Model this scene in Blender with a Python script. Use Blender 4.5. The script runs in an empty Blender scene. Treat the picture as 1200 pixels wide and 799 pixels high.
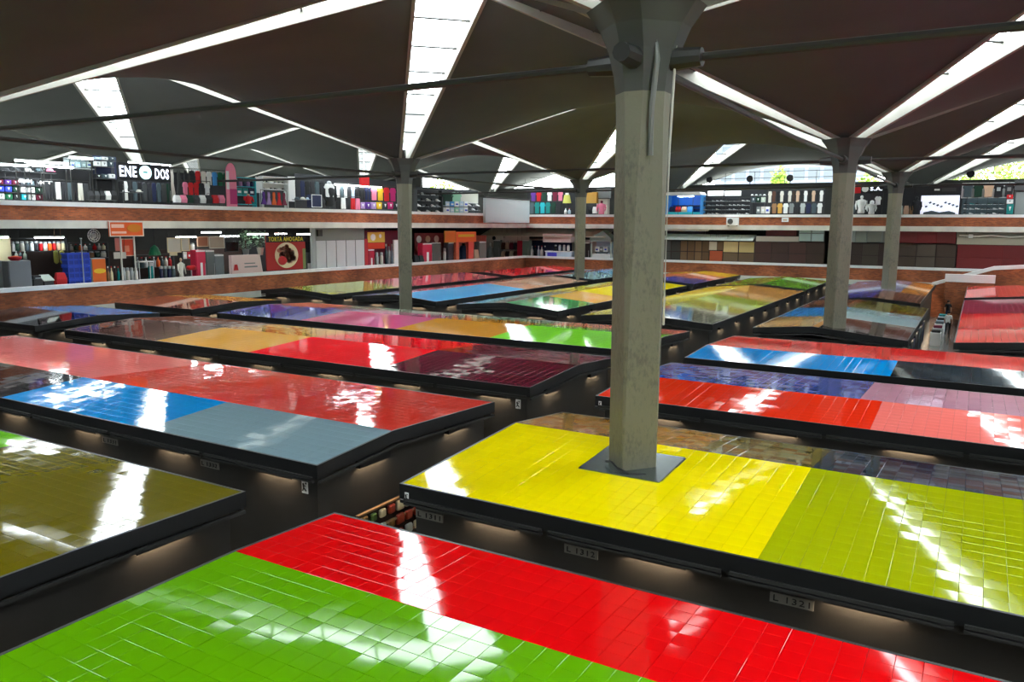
import bpy, math, random
from mathutils import Vector, Matrix
random.seed(11)
SC = bpy.context.scene
COL = SC.collection
PI = math.pi

# ------------------------------------------------------------------ camera
FPX = 927.49
EYE = 7.4
RIGHT = Vector((0.86239323, 0.50619503, 0.00667143))
DOWN = Vector((0.07977137, -0.12286734, -0.98921188))
FWD = Vector((-0.49991444, 0.85362182, -0.14633983))
cd = bpy.data.cameras.new('camera')
cd.sensor_fit = 'HORIZONTAL'; cd.sensor_width = 36.0; cd.lens = FPX / 1200 * 36
cd.clip_start = 0.05; cd.clip_end = 600
cam = bpy.data.objects.new('camera', cd)
COL.objects.link(cam)
m3 = Matrix((RIGHT, -DOWN, -FWD)).transposed()
cam.matrix_world = Matrix.Translation((0, 0, EYE)) @ m3.to_4x4()
SC.camera = cam

# ------------------------------------------------------------------ sky, exposure
wd = bpy.data.worlds.new('overcast_sky'); SC.world = wd; wd.use_nodes = True
wn = wd.node_tree.nodes; wl = wd.node_tree.links
bg = wn['Background']
bg.inputs['Color'].default_value = (0.90, 0.97, 1.0, 1)
bg.inputs['Strength'].default_value = 9.0
SC.view_settings.view_transform = 'Standard'
SC.view_settings.look = 'None'
SC.view_settings.gamma = 1.0
SC.view_settings.use_curve_mapping = False
SC.view_settings.exposure = 0.75
SC.cycles.max_bounces = 8
SC.cycles.diffuse_bounces = 4
SC.cycles.glossy_bounces = 4
SC.cycles.transparent_max_bounces = 12
SC.cycles.sample_clamp_indirect = 6.0

# ------------------------------------------------------------------ helpers: pixels of the photo to places
def ray(u, v):
    return RIGHT * (u - 600) + DOWN * (v - 399.5) + FWD * FPX
def on_z(u, v, z):
    r = ray(u, v); return r * ((z - EYE) / r.z) + Vector((0, 0, EYE))
def on_x(u, v, x):
    r = ray(u, v); return r * (x / r.x) + Vector((0, 0, EYE))
def on_y(u, v, y):
    r = ray(u, v); return r * (y / r.y) + Vector((0, 0, EYE))
def project(p):
    d = Vector(p) - Vector((0, 0, EYE)); w = d.dot(FWD)
    if w < 0.1: return None
    return 600 + FPX * d.dot(RIGHT) / w, 399.5 + FPX * d.dot(DOWN) / w, w

# ------------------------------------------------------------------ materials
def lin(c):
    return tuple(((x / 255) / 12.92 if x / 255 <= 0.04045 else ((x / 255 + 0.055) / 1.055) ** 2.4) for x in c)
MATS = {}
def mat(name, rgb, rough=0.6, metal=0.0, noise=0.0, nscale=6.0, bump=0.0, bscale=20.0, emit=None, estr=0.0, spec=0.5, coat=0.0):
    if name in MATS: return MATS[name]
    m = bpy.data.materials.new(name); m.use_nodes = True
    nt = m.node_tree; p = nt.nodes['Principled BSDF']
    c = lin(rgb) + (1,)
    p.inputs['Base Color'].default_value = c
    p.inputs['Roughness'].default_value = rough
    p.inputs['Metallic'].default_value = metal
    p.inputs['Specular IOR Level'].default_value = spec
    p.inputs['Coat Weight'].default_value = coat
    p.inputs['Coat Roughness'].default_value = 0.03
    if noise or bump:
        tc = nt.nodes.new('ShaderNodeTexCoord')
    if noise:
        n = nt.nodes.new('ShaderNodeTexNoise'); n.inputs['Scale'].default_value = nscale; n.inputs['Detail'].default_value = 5
        nt.links.new(tc.outputs['Object'], n.inputs['Vector'])
        mx = nt.nodes.new('ShaderNodeMix'); mx.data_type = 'RGBA'; mx.blend_type = 'MULTIPLY'
        cr = nt.nodes.new('ShaderNodeMapRange')
        cr.inputs[1].default_value = 0.3; cr.inputs[2].default_value = 0.7
        cr.inputs[3].default_value = 1 - noise; cr.inputs[4].default_value = 1 + noise * 0.4
        nt.links.new(n.outputs['Fac'], cr.inputs[0])
        mx.inputs[0].default_value = 1.0
        mx.inputs[6].default_value = c
        nt.links.new(cr.outputs[0], mx.inputs[7])
        nt.links.new(mx.outputs[2], p.inputs['Base Color'])
    if bump:
        n2 = nt.nodes.new('ShaderNodeTexNoise'); n2.inputs['Scale'].default_value = bscale; n2.inputs['Detail'].default_value = 4
        nt.links.new(tc.outputs['Object'], n2.inputs['Vector'])
        b = nt.nodes.new('ShaderNodeBump'); b.inputs['Strength'].default_value = bump; b.inputs['Distance'].default_value = 0.02
        nt.links.new(n2.outputs['Fac'], b.inputs['Height']); nt.links.new(b.outputs['Normal'], p.inputs['Normal'])
    if emit:
        p.inputs['Emission Color'].default_value = lin(emit) + (1,)
        p.inputs['Emission Strength'].default_value = estr
    MATS[name] = m
    return m
def rgbmat(rgb, rough=0.7, **k):
    return mat('paint_%d_%d_%d_%d' % (rgb[0], rgb[1], rgb[2], int(rough * 100)), rgb, rough, **k)

M_SHELL = mat('dark_shell_concrete', (72, 75, 73), 0.85, noise=0.18, nscale=0.25, bump=0.15, bscale=3)
M_CURB = mat('pale_curb_paint', (146, 144, 136), 0.8, noise=0.12, nscale=1.2)
M_COLUMN = mat('column_concrete', (112, 111, 94), 0.6, noise=0.2, nscale=1.1, bump=0.5, bscale=9)
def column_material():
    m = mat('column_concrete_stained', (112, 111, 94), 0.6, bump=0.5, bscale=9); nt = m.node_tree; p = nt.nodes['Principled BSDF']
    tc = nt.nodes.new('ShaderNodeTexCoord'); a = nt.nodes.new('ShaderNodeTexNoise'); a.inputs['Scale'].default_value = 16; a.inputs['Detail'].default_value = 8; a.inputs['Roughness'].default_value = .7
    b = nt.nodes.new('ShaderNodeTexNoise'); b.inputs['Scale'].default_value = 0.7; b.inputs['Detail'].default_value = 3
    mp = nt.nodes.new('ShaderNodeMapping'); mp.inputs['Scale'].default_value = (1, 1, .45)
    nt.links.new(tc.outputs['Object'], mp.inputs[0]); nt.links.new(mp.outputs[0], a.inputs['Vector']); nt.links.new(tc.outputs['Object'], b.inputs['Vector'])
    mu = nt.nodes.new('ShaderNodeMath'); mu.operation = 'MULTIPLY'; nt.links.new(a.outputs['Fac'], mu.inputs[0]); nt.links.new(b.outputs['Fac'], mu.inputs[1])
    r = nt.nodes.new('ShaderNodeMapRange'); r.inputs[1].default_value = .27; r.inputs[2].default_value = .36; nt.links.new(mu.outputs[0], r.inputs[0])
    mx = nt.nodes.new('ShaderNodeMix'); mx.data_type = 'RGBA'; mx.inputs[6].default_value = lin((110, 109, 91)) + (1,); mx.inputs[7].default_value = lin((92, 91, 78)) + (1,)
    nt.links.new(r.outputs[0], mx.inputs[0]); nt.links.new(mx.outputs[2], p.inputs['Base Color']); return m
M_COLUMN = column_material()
M_HEAD = mat('column_head_dark', (70, 72, 68), 0.8, noise=.15, nscale=1)  # column head toned darker than the shaft
M_STEEL = mat('dark_steel', (52, 52, 50), 0.5, 0.3)
M_BLACK = mat('black_metal', (26, 27, 28), 0.42, 0.0)
M_WALLP = mat('charcoal_panel', (52, 50, 47), 0.5, noise=0.15, nscale=2)
M_RAIL = mat('rail_metal', (60, 60, 58), 0.45, 0.2)
M_CAP = mat('white_parapet_paint', (244, 244, 241), 0.6, noise=0.08, nscale=1)
M_SLAB = mat('slab_paint', (226, 225, 212), 0.75, noise=0.2, nscale=0.7)
M_FLOOR = mat('polished_floor', (120, 118, 112), 0.18, noise=0.3, nscale=0.8)
M_GLOW = mat('warm_diffuser', (250, 240, 220), 0.4, emit=(255, 225, 185), estr=70.0)
M_TUBE = mat('white_tube', (255, 255, 255), 0.4, emit=(240, 250, 255), estr=26.0)
M_PLATE = mat('pale_plate', (132, 130, 122), 0.55)
M_INK = mat('black_ink', (20, 20, 20), 0.6)
M_WHITE = mat('white_paint', (235, 236, 234), 0.5)
M_GALV = mat('steel_plate', (120, 130, 128), 0.22, 0.75, noise=0.2, nscale=2)

def brick_material():
    m = bpy.data.materials.new('brick_wall'); m.use_nodes = True; MATS['brick'] = m
    nt = m.node_tree; p = nt.nodes['Principled BSDF']; p.inputs['Roughness'].default_value = 0.75
    tc = nt.nodes.new('ShaderNodeTexCoord'); sep = nt.nodes.new('ShaderNodeSeparateXYZ')
    nt.links.new(tc.outputs['Object'], sep.inputs[0])
    add = nt.nodes.new('ShaderNodeMath'); add.operation = 'ADD'
    nt.links.new(sep.outputs[0], add.inputs[0]); nt.links.new(sep.outputs[1], add.inputs[1])
    cmb = nt.nodes.new('ShaderNodeCombineXYZ')
    nt.links.new(add.outputs[0], cmb.inputs[0]); nt.links.new(sep.outputs[2], cmb.inputs[1])
    b = nt.nodes.new('ShaderNodeTexBrick')
    b.inputs['Color1'].default_value = lin((206, 112, 62)) + (1,)
    b.inputs['Color2'].default_value = lin((156, 82, 52)) + (1,)
    b.inputs['Mortar'].default_value = lin((150, 112, 86)) + (1,)
    b.inputs['Scale'].default_value = 1.0; b.inputs['Mortar Size'].default_value = 0.008
    b.inputs['Brick Width'].default_value = 0.26; b.inputs['Row Height'].default_value = 0.085
    nt.links.new(cmb.outputs[0], b.inputs['Vector'])
    n = nt.nodes.new('ShaderNodeTexNoise'); n.inputs['Scale'].default_value = 0.45; n.inputs['Detail'].default_value = 6
    nt.links.new(tc.outputs['Object'], n.inputs['Vector'])
    r = nt.nodes.new('ShaderNodeMapRange'); r.inputs[1].default_value = 0.35; r.inputs[2].default_value = 0.65
    r.inputs[3].default_value = 0.55; r.inputs[4].default_value = 1.15
    nt.links.new(n.outputs['Fac'], r.inputs[0])
    mx = nt.nodes.new('ShaderNodeMix'); mx.data_type = 'RGBA'; mx.blend_type = 'MULTIPLY'; mx.inputs[0].default_value = 1
    nt.links.new(b.outputs['Color'], mx.inputs[6]); nt.links.new(r.outputs[0], mx.inputs[7])
    nt.links.new(mx.outputs[2], p.inputs['Base Color'])
    return m
M_BRICK = brick_material()

def glass_material(name, tint, gloss=0.06):
    m = bpy.data.materials.new(name); m.use_nodes = True; MATS[name] = m
    nt = m.node_tree; nt.nodes.remove(nt.nodes['Principled BSDF'])
    t = nt.nodes.new('ShaderNodeBsdfTransparent'); t.inputs['Color'].default_value = tint + (1,)
    g = nt.nodes.new('ShaderNodeBsdfGlossy'); g.inputs['Roughness'].default_value = 0.05
    mx = nt.nodes.new('ShaderNodeMixShader'); mx.inputs[0].default_value = gloss
    nt.links.new(t.outputs[0], mx.inputs[1]); nt.links.new(g.outputs[0], mx.inputs[2])
    nt.links.new(mx.outputs[0], nt.nodes['Material Output'].inputs['Surface'])
    return m
M_PANE = glass_material('skylight_sheet', (0.92, 0.95, 0.95))
M_GLASS = glass_material('clear_glass', (0.85, 0.9, 0.9), 0.1)

TILE_M = {}
def tile_material(rgb, far=False):
    if (rgb, far) in TILE_M: return TILE_M[rgb, far]
    m = mat('glazed_tile_%d_%d_%d' % rgb + ('_smooth' if far else ''), rgb, 0.05, noise=0.05, nscale=1.3, bump=0.0 if far else 0.006, bscale=4, spec=0.32)
    TILE_M[rgb, far] = m
    return m

# ------------------------------------------------------------------ helpers: meshes and objects
class MB:
    def __init__(s): s.v = []; s.f = []; s.mi = []
    def add(s, vs, fs, mi=0):
        o = len(s.v); s.v += [tuple(x) for x in vs]; s.f += [tuple(i + o for i in f) for f in fs]; s.mi += [mi] * len(fs)
    def box(s, x0, x1, y0, y1, z0, z1, mi=0):
        s.add([(x0,y0,z0),(x1,y0,z0),(x1,y1,z0),(x0,y1,z0),(x0,y0,z1),(x1,y0,z1),(x1,y1,z1),(x0,y1,z1)],
              [(0,3,2,1),(4,5,6,7),(0,1,5,4),(1,2,6,5),(2,3,7,6),(3,0,4,7)], mi)
    def cbox(s, x0, x1, y0, y1, z0, z1, c=0.01, mi=0):
        # box with chamfered vertical and top edges
        c = min(c, (x1-x0)*.3, (y1-y0)*.3, (z1-z0)*.3)
        def ring(i, z): return [(x0+i+c,y0+i,z),(x1-i-c,y0+i,z),(x1-i,y0+i+c,z),(x1-i,y1-i-c,z),(x1-i-c,y1-i,z),(x0+i+c,y1-i,z),(x0+i,y1-i-c,z),(x0+i,y0+i+c,z)]
        s.loft([ring(c*.6, z0), ring(0, z0+c), ring(0, z1-c), ring(c*.6, z1)], True, True, mi)
    def loft(s, rings, cap0=True, cap1=True, mi=0, close=True):
        n = len(rings[0]); vs = [p for r in rings for p in r]; fs = []
        for i in range(len(rings) - 1):
            for j in range(n if close else n - 1):
                a = i*n + j; b = i*n + (j+1) % n
                fs.append((a, b, b+n, a+n))
        if cap0: fs.append(tuple(range(n))[::-1])
        if cap1: fs.append(tuple(range((len(rings)-1)*n, len(rings)*n)))
        s.add(vs, fs, mi)
    def tube(s, pts, r, n=8, mi=0, caps=True):
        pts = [Vector(p) for p in pts]; rings = []
        rr = r if isinstance(r, (list, tuple)) else [r] * len(pts)
        up = Vector((0, 0, 1))
        for i, p in enumerate(pts):
            d = (pts[min(i+1, len(pts)-1)] - pts[max(i-1, 0)]).normalized()
            a = d.cross(up)
            if a.length < 1e-3: a = d.cross(Vector((1, 0, 0)))
            a.normalize(); b = d.cross(a).normalized()
            rings.append([p + (a*math.cos(2*PI*k/n) + b*math.sin(2*PI*k/n)) * rr[i] for k in range(n)])
        s.loft(rings, caps, caps, mi)
    def lathe(s, prof, n=16, cx=0, cy=0, mi=0):
        s.loft([[(cx + r*math.cos(2*PI*k/n), cy + r*math.sin(2*PI*k/n), z) for k in range(n)] for r, z in prof], True, True, mi)
    def disc_y(s, cx, cz, r, y0, y1, n=20, mi=0, sx=1.0):
        s.loft([[(cx + sx*r*math.cos(2*PI*k/n), y, cz + r*math.sin(2*PI*k/n)) for k in range(n)] for y in (y0, y1)], True, True, mi)
    def prism_y(s, poly, y0, y1, mi=0):
        # polygon in x,z extruded in y
        s.loft([[(x, y0, z) for x, z in poly], [(x, y1, z) for x, z in poly]], True, True, mi)
    def mesh(s, name, mats, smooth=False):
        me = bpy.data.meshes.new(name); me.from_pydata(s.v, [], s.f)
        for m in (mats if isinstance(mats, (list, tuple)) else [mats]): me.materials.append(m)
        if len(me.materials) > 1: me.polygons.foreach_set('material_index', s.mi)
        if smooth: me.polygons.foreach_set('use_smooth', [True] * len(me.polygons))
        me.update(); return me
    def build(s, name, mats, parent=None, loc=None, rotz=0.0, smooth=False):
        return link(name, s.mesh(name, mats, smooth), parent, loc, rotz)
def link(name, data, parent=None, loc=None, rotz=0.0):
    o = bpy.data.objects.new(name, data); COL.objects.link(o)
    if parent: o.parent = parent
    if loc is not None: o.location = loc
    if rotz: o.rotation_euler = (0, 0, rotz)
    return o
LABELS = {}
def tag(o, label, cat, group=None):
    o['label'] = label; o['category'] = cat
    if group: o['group'] = group
    LABELS.setdefault(label, []).append(o.name)
    return o
def struct(o, label=None, cat=None):
    o['kind'] = 'structure'
    if label: o['label'] = label
    if cat: o['category'] = cat
    return o
def thing(name, label, cat, loc=(0, 0, 0), rotz=0.0, group=None):
    return tag(link(name, None, None, loc, rotz), label, cat, group)
def copy_tree(o, parent=None):
    c = o.copy(); COL.objects.link(c)
    if parent: c.parent = parent
    for ch in list(o.children): copy_tree(ch, c)
    return c
def text_mesh(txt, size, depth=0.004, bold=False):
    cu = bpy.data.curves.new('t', 'FONT'); cu.body = txt; cu.size = size; cu.extrude = depth
    cu.align_x = 'CENTER'; cu.align_y = 'CENTER'; cu.resolution_u = 2; cu.space_character = 1.12
    if bold: cu.offset = size * 0.02
    o = bpy.data.objects.new('t', cu); COL.objects.link(o)
    dg = bpy.context.evaluated_depsgraph_get()
    me = bpy.data.meshes.new_from_object(o.evaluated_get(dg))
    bpy.data.objects.remove(o); bpy.data.curves.remove(cu)
    me.transform(Matrix.Rotation(PI / 2, 4, 'X'))      # stands up, faces -y
    return me
def lettering(name, txt, size, m, parent, loc, width=None, height=None, bold=False, rotz=0.0):
    me = text_mesh(txt, size, 0.006, bold)
    xs = [v.co.x for v in me.vertices]; zs = [v.co.z for v in me.vertices]
    if xs and width:
        k = width / (max(xs) - min(xs)); kz = (height / (max(zs) - min(zs))) if height else k
        cz = (max(zs) + min(zs)) / 2; cx = (max(xs) + min(xs)) / 2
        for v in me.vertices: v.co.x = (v.co.x - cx) * k; v.co.z = (v.co.z - cz) * kz
    me.name = name; me.materials.clear(); me.materials.append(m)
    return link(name, me, parent, loc, rotz)
# ------------------------------------------------------------------ the hall: floor, galleries, walls
XL = -44.3      # edge of the left gallery
YF = 78.6       # edge of the far gallery
b = MB(); b.box(-82, 60, -30, 90, -0.3, 0); struct(b.build('floor', M_FLOOR))
b = MB(); b.box(-300, 300, 90, 330, -0.35, -0.05); struct(b.build('ground_outside', mat('street', (196, 194, 186), 0.9)))

def gallery(side, x0, x1, y0, y1, z0, z1, name, m, kind=True):
    bb = MB(); bb.box(x0, x1, y0, y1, z0, z1); return struct(bb.build(name, m))
M_DARKW = mat('dark_wall', (62, 62, 60), 0.8, noise=0.2, nscale=0.5)
M_FLR2 = mat('gallery_floor', (150, 146, 138), 0.4, noise=0.2, nscale=1)
for lvl, (zs0, zs1, zb, zc0, zc1) in (('lower', (2.1, 2.55, 2.55, 3.62, 3.85)), ('upper', (6.98, 7.43, 7.43, 8.2, 8.45))):
    # slab, brick parapet and white cap of each gallery
    gallery('left', -82, XL, -14, YF, zs0, zs1, 'floor_%s_gallery_left' % lvl, M_SLAB)
    gallery('far', -82, 46, YF, 90, zs0, zs1, 'floor_%s_gallery_far' % lvl, M_SLAB)
    gallery('left', XL - 0.22, XL, -14, YF + 0.22, zb, zc0, 'wall_left_%s_parapet' % lvl, M_BRICK)
    gallery('far', XL, 46, YF, YF + 0.22, zb, zc0, 'wall_far_%s_parapet' % lvl, M_BRICK)
    gallery('left', XL - 0.32, XL + 0.08, -14, YF + 0.32, zc0, zc1, 'trim_left_%s_cap' % lvl, M_CAP)
    gallery('far', XL + 0.08, 46, YF - 0.08, YF + 0.32, zc0, zc1, 'trim_far_%s_cap' % lvl, M_CAP)
gallery('', -52.4, -52.0, -14, 62, 2.55, 6.98, 'wall_left_lower_back', M_DARKW)
gallery('', -52.4, -52.0, -14, 60, 7.43, 10.1, 'wall_left_upper_back', M_DARKW)
gallery('', -82, 46, 86.4, 86.8, 2.55, 6.98, 'wall_far_lower_back', M_DARKW)
gallery('', -82, 46, 86.4, 86.8, 7.43, 11.0, 'wall_far_upper_back', M_DARKW)
gallery('', -82, 46, 86.2, 87.0, 11.0, 11.75, 'trim_far_beam', mat('dark_beam', (58, 60, 56), 0.7))
gallery('', -52.4, -52.0, -14, YF, 0, 2.1, 'wall_left_ground', M_DARKW)
gallery('', -82, 46, 86.4, 86.8, 0, 2.1, 'wall_far_ground', M_DARKW)
gallery('', -82.4, -82, -30, 90, 0, 17.5, 'wall_left_outer', M_DARKW)
gallery('', -82, -66, 88, 88.4, 11.0, 17.5, 'wall_far_upper_left', M_DARKW)
gallery('', 46, 46.4, -14, 86, 0, 11.0, 'wall_right', M_DARKW)
gallery('', -82, 46, -24.4, -24, 0, 17.5, 'wall_behind', M_DARKW)

# railing along the far beam, under the open end of the roof
bb = MB()
z0, z1 = 11.75, 13.0
for x in [-80 + 3.1 * i for i in range(41)]: bb.tube([(x, 86.6, z0), (x, 86.6, z1)], 0.03, 5)
for z in (12.35, z1): bb.tube([(-80, 86.6, z), (45, 86.6, z)], 0.028, 5)
tag(bb.build('railing', M_STEEL), 'thin dark railing along the beam under the open far end of the roof', 'railing')
for i, (u, wh) in enumerate([(832, 'nearest the main pillar'), (879, 'second from the main pillar'), (926, 'third from the main pillar'), (1137, 'at the far right before the pale green trees')]):
    p = on_y(u, 211, 86.0)
    t = thing('floodlight', 'dark round floodlight on the far beam, ' + wh, 'floodlight', (p.x, 86.0, 11.75), 0, 'floodlights on the far beam')
    bb = MB(); bb.lathe([(0.05, 0), (0.05, 0.25)], 8); bb.build('bracket', M_STEEL, t)
    bb = MB(); bb.tube([(0, -0.25, 0.5), (0, -0.1, 0.5), (0, 0.2, 0.5), (0, 0.3, 0.5)], [0.34, 0.36, 0.28, 0.12], 14); bb.build('lamp_head', M_BLACK, t)

# ------------------------------------------------------------------ the roof: saddle shells between columns
CX = [-78.9, -54.4, -29.9, -5.4, 19.1, 43.6]
CY = [-10.7, 13.8, 38.2, 62.6, 87.0]
ZC, ZP = 11.0, 16.4
G0, G1 = 0.35, 2.7
def shell(i, c1, c2, label):
    c1 = Vector(c1 + (ZC,)); c2 = Vector(c2 + (ZC,)); o = (c1 + c2) / 2
    ax = (c2 - c1) / 2; pv = Vector((-ax.y, ax.x, 0))
    k0 = 1 - G0 / math.sqrt(2) / ax.length; k1 = 1 - G1 / math.sqrt(2) / ax.length
    A = o - ax * k0; C = o + ax * k0
    B = o - pv * k1 + Vector((0, 0, ZP - ZC)); D = o + pv * k1 + Vector((0, 0, ZP - ZC))
    n = 14; mb = MB(); th = 0.14
    for side in (0, 1):
        vs = []; fs = []
        for a in range(n + 1):
            for bq in range(n + 1):
                s, t = a / n, bq / n
                p = A*(1-s)*(1-t) + B*s*(1-t) + C*s*t + D*(1-s)*t
                vs.append(p + Vector((0, 0, th * side)))
        for a in range(n):
            for bq in range(n):
                q = a*(n+1) + bq
                f = (q, q+1, q+n+2, q+n+1)
                fs.append(f if side == 0 else f[::-1])
        mb.add(vs, fs)
    ob = mb.build('roof_shell', M_SHELL, smooth=True)
    struct(ob)
    for (p, q) in ((A, B), (B, C), (C, D), (D, A)):
        d = (q - p); nrm = Vector((-d.y, d.x, 0)).normalized()
        if nrm.dot(o - (p + q) / 2) < 0: nrm = -nrm
        mb = MB(); h0, h1 = -0.10, 0.62; w = 0.16
        mb.loft([[p + Vector((0,0,h0)), p + nrm*w + Vector((0,0,h0)), p + nrm*w + Vector((0,0,h1)), p + Vector((0,0,h1))],
                 [q + Vector((0,0,h0)), q + nrm*w + Vector((0,0,h0)), q + nrm*w + Vector((0,0,h1)), q + Vector((0,0,h1))]])
        mb.build('edge_curb', M_CURB, ob)
k = 0
for j, y in enumerate(CY):
    for i in range(len(CX) - 1): shell(k, (CX[i], y), (CX[i+1], y), ''); k += 1
for i, x in enumerate(CX):
    for j in range(len(CY) - 1): shell(k, (x, CY[j]), (x, CY[j+1]), ''); k += 1
# skylight strips along the diagonals, from each column up to the middle of the bay
def skylight(c, p):
    closed = c[0] > p[0] and c[1] < p[1]
    c = Vector(c + (ZC + 0.58,)); p = Vector(p + (ZP + 0.58,))
    d = (p - c); dn = Vector((d.x, d.y, 0)).normalized(); nr = Vector((-dn.y, dn.x, 0))
    root = None; np_ = 7
    bars = MB()
    L0 = 0.03; L1 = 1 - G1 / 2 / Vector((d.x, d.y, 0)).length
    def pt(t, s):
        w = (G0 + (G1 - G0) * t) / 2 + 0.08
        return c + d * t + nr * (s * w)
    ts = [L0 + (L1 - L0) * q / np_ for q in range(np_ + 1)]
    for t in ts[1:]:
        bars.tube([pt(t, -1), pt(t, 1)], 0.045, 4)
    root = struct(bars.build('skylight', M_STEEL))
    for q in range(np_):
        mb = MB(); a, e = ts[q], ts[q+1]
        mb.add([pt(a, -1), pt(a, 1), pt(e, 1), pt(e, -1)], [(0, 1, 2, 3)])
        sh = closed or (c.x > p.x and c.y > p.y and q > 2 and -20 < p.x < -15 and p.y < 30)  # upper panes of one bay covered too, added to leave its curb unlit
        mb.build('cover_sheet' if sh else 'pane', M_SHELL if sh else M_PANE, root)
for i in range(len(CX) - 1):
    for j in range(len(CY) - 1):
        p = ((CX[i] + CX[i+1]) / 2, (CY[j] + CY[j+1]) / 2)
        for a in (i, i+1):
            for e in (j, j+1): skylight((CX[a], CY[e]), p)
        mb = MB(); h = G1 / math.sqrt(2) + 0.1
        mb.add([(p[0]-h, p[1], ZP+.6), (p[0], p[1]-h, ZP+.6), (p[0]+h, p[1], ZP+.6), (p[0], p[1]+h, ZP+.6)], [(0,1,2,3)])
        struct(mb.build('skylight_crown', M_PANE))

# ------------------------------------------------------------------ concrete columns
def section(hd, ch):
    # square turned by 45 degrees, half diagonal hd, corners cut by ch
    c = ch / math.sqrt(2); pts = []
    for k in range(4):
        a = k * PI / 2; e = Vector((math.cos(a), math.sin(a))); n = Vector((-e.y, e.x))
        base = e * (hd - c)
        pts += [base - n * c, base + n * c]
    return pts
prof = [(0, .49, .02), (3.0, .49, .02), (6.0, .53, .08), (8.0, .57, .16), (9.3, .60, .22), (9.7, .63, .24)]
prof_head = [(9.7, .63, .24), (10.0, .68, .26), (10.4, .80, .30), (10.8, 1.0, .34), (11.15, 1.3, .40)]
me_col = None
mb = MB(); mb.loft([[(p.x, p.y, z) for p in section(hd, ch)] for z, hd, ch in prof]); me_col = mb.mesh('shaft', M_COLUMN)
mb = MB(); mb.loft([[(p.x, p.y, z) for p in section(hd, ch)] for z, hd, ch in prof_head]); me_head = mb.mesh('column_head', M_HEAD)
mb = MB()
for a in range(4):
    e = Vector((math.cos(a*PI/2), math.sin(a*PI/2), 0))
    mb.tube([e * 0.5 + Vector((0,0,10.25)), e * 1.05 + Vector((0,0,10.25))], [0.2, 0.16], 10)
me_anchor = mb.mesh('tie_anchor', M_STEEL)
names = {(2, 2): 'slim grey concrete column rising left of the main pillar, behind the mauve roofs', (2, 3): 'small distant concrete column just left of the main pillar',
         (3, 1): 'large grey concrete main pillar standing through the yellow roof', (3, 2): 'flared concrete column right of the main pillar, standing in the tan and brown roof',
         (3, 3): 'distant flared concrete column second right of the main pillar'}
for i, x in enumerate(CX):
    for j, y in enumerate(CY):
        if (i, j) not in names and not (j == 4 or i == 1 or (i, j) in ((2, 1), (4, 2), (4, 1), (3, 0), (2, 0))): continue
        p = project((x, y, 9)); 
        if (i, j) in names: t = thing('concrete_column', names[i, j], 'column', (x, y, 0), 0, 'flared concrete roof columns')
        else: t = struct(link('concrete_column', None, None, (x, y, 0)))
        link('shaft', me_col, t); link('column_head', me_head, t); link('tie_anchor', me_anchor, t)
        if (i, j) == (3, 1):
            c = MB(); c.tube([(0.60, -0.05, 10.6), (0.58, -0.08, 9.6), (0.56, -0.1, 8.8), (0.56, -0.1, 5.6)], 0.022, 6)
            c.build('conduit', mat('pale_pipe', (190, 190, 180), 0.4), t)
            c = MB(); c.tube([(0.35, -0.45, 11.0), (0.40, -0.42, 10.2), (0.33, -0.42, 9.4), (0.31, -0.36, 8.6)], 0.05, 6)
            c.build('downpipe', mat('grey_pipe', (110, 112, 108), 0.5), t)
            c = MB(); c.tube([(-0.42, -0.28, 2.93), (-0.25, -0.42, 2.98), (-0.1, -0.52, 2.92), (0.2, -0.58, 2.86), (0.45, -0.45, 2.86)], 0.022, 6)
            c.build('base_cable', M_INK, t)
# steel tie rods between the column heads
def tie(p, q, lab):
    d = (Vector(q) - Vector(p)).normalized() * 1.07; p = Vector(p) + d; q = Vector(q) - d
    mb = MB(); mb.tube([(p[0], p[1], 10.25), ((p[0]+q[0])/2, (p[1]+q[1])/2, 10.2), (q[0], q[1], 10.25)], 0.075, 8)
    tag(mb.build('tie_rod', M_STEEL), lab, 'tie rod', 'steel tie rods between columns')
T = [((2,1),(3,1),'dark tie rod from the main pillar running left under the roof'), ((3,1),(4,1),'dark tie rod from the main pillar running off to the right'),
     ((2,1),(2,2),'thin tie rod coming from the left edge to the slim left column'), ((3,1),(3,2),'tie rod from the main pillar back to the flared right column'),
     ((1,2),(2,2),'tie rod from the slim left column towards the left gallery'), ((2,2),(3,2),'tie rod between the slim left column and the flared right column'),
     ((3,2),(4,2),'tie rod from the flared right column off to the right'), ((2,2),(2,3),'tie rod from the slim left column to the small distant column'),
     ((3,2),(3,3),'tie rod between the two flared columns on the right'), ((1,3),(2,3),'tie rod from the small distant column over the left gallery'),
     ((2,3),(3,3),'tie rod between the small distant column and the distant flared column'), ((3,3),(4,3),'tie rod from the distant flared column off to the right'),
     ((1,2),(1,3),'tie rod over the shops of the left gallery')]
for a, e, lab in T: tie((CX[a[0]], CY[a[1]]), (CX[e[0]], CY[e[1]]), lab)
# ------------------------------------------------------------------ market stall blocks with tiled roofs
ZE = 2.70
TILE = 0.278
TMESH = {}
def tile_mesh(a, c, rgb):
    key = (round(a, 4), round(c, 4), rgb)
    if key in TMESH: return TMESH[key]
    g, ch, h = 0.0018, 0.003, 0.012
    x0, x1, y0, y1 = -a/2+g, a/2-g, -c/2+g, c/2-g
    mb = MB()
    mb.add([(x0,y0,0),(x1,y0,0),(x1,y1,0),(x0,y1,0),(x0,y0,h-ch),(x1,y0,h-ch),(x1,y1,h-ch),(x0,y1,h-ch),(x0+ch,y0+ch,h),(x1-ch,y0+ch,h),(x1-ch,y1-ch,h),(x0+ch,y1-ch,h)],
           [(8,9,10,11),(4,5,9,8),(5,6,10,9),(6,7,11,10),(7,4,8,11),(0,1,5,4),(1,2,6,5),(2,3,7,6),(3,0,4,7)])
    TMESH[key] = mb.mesh('roof_tile', tile_material(rgb)); return TMESH[key]
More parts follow.
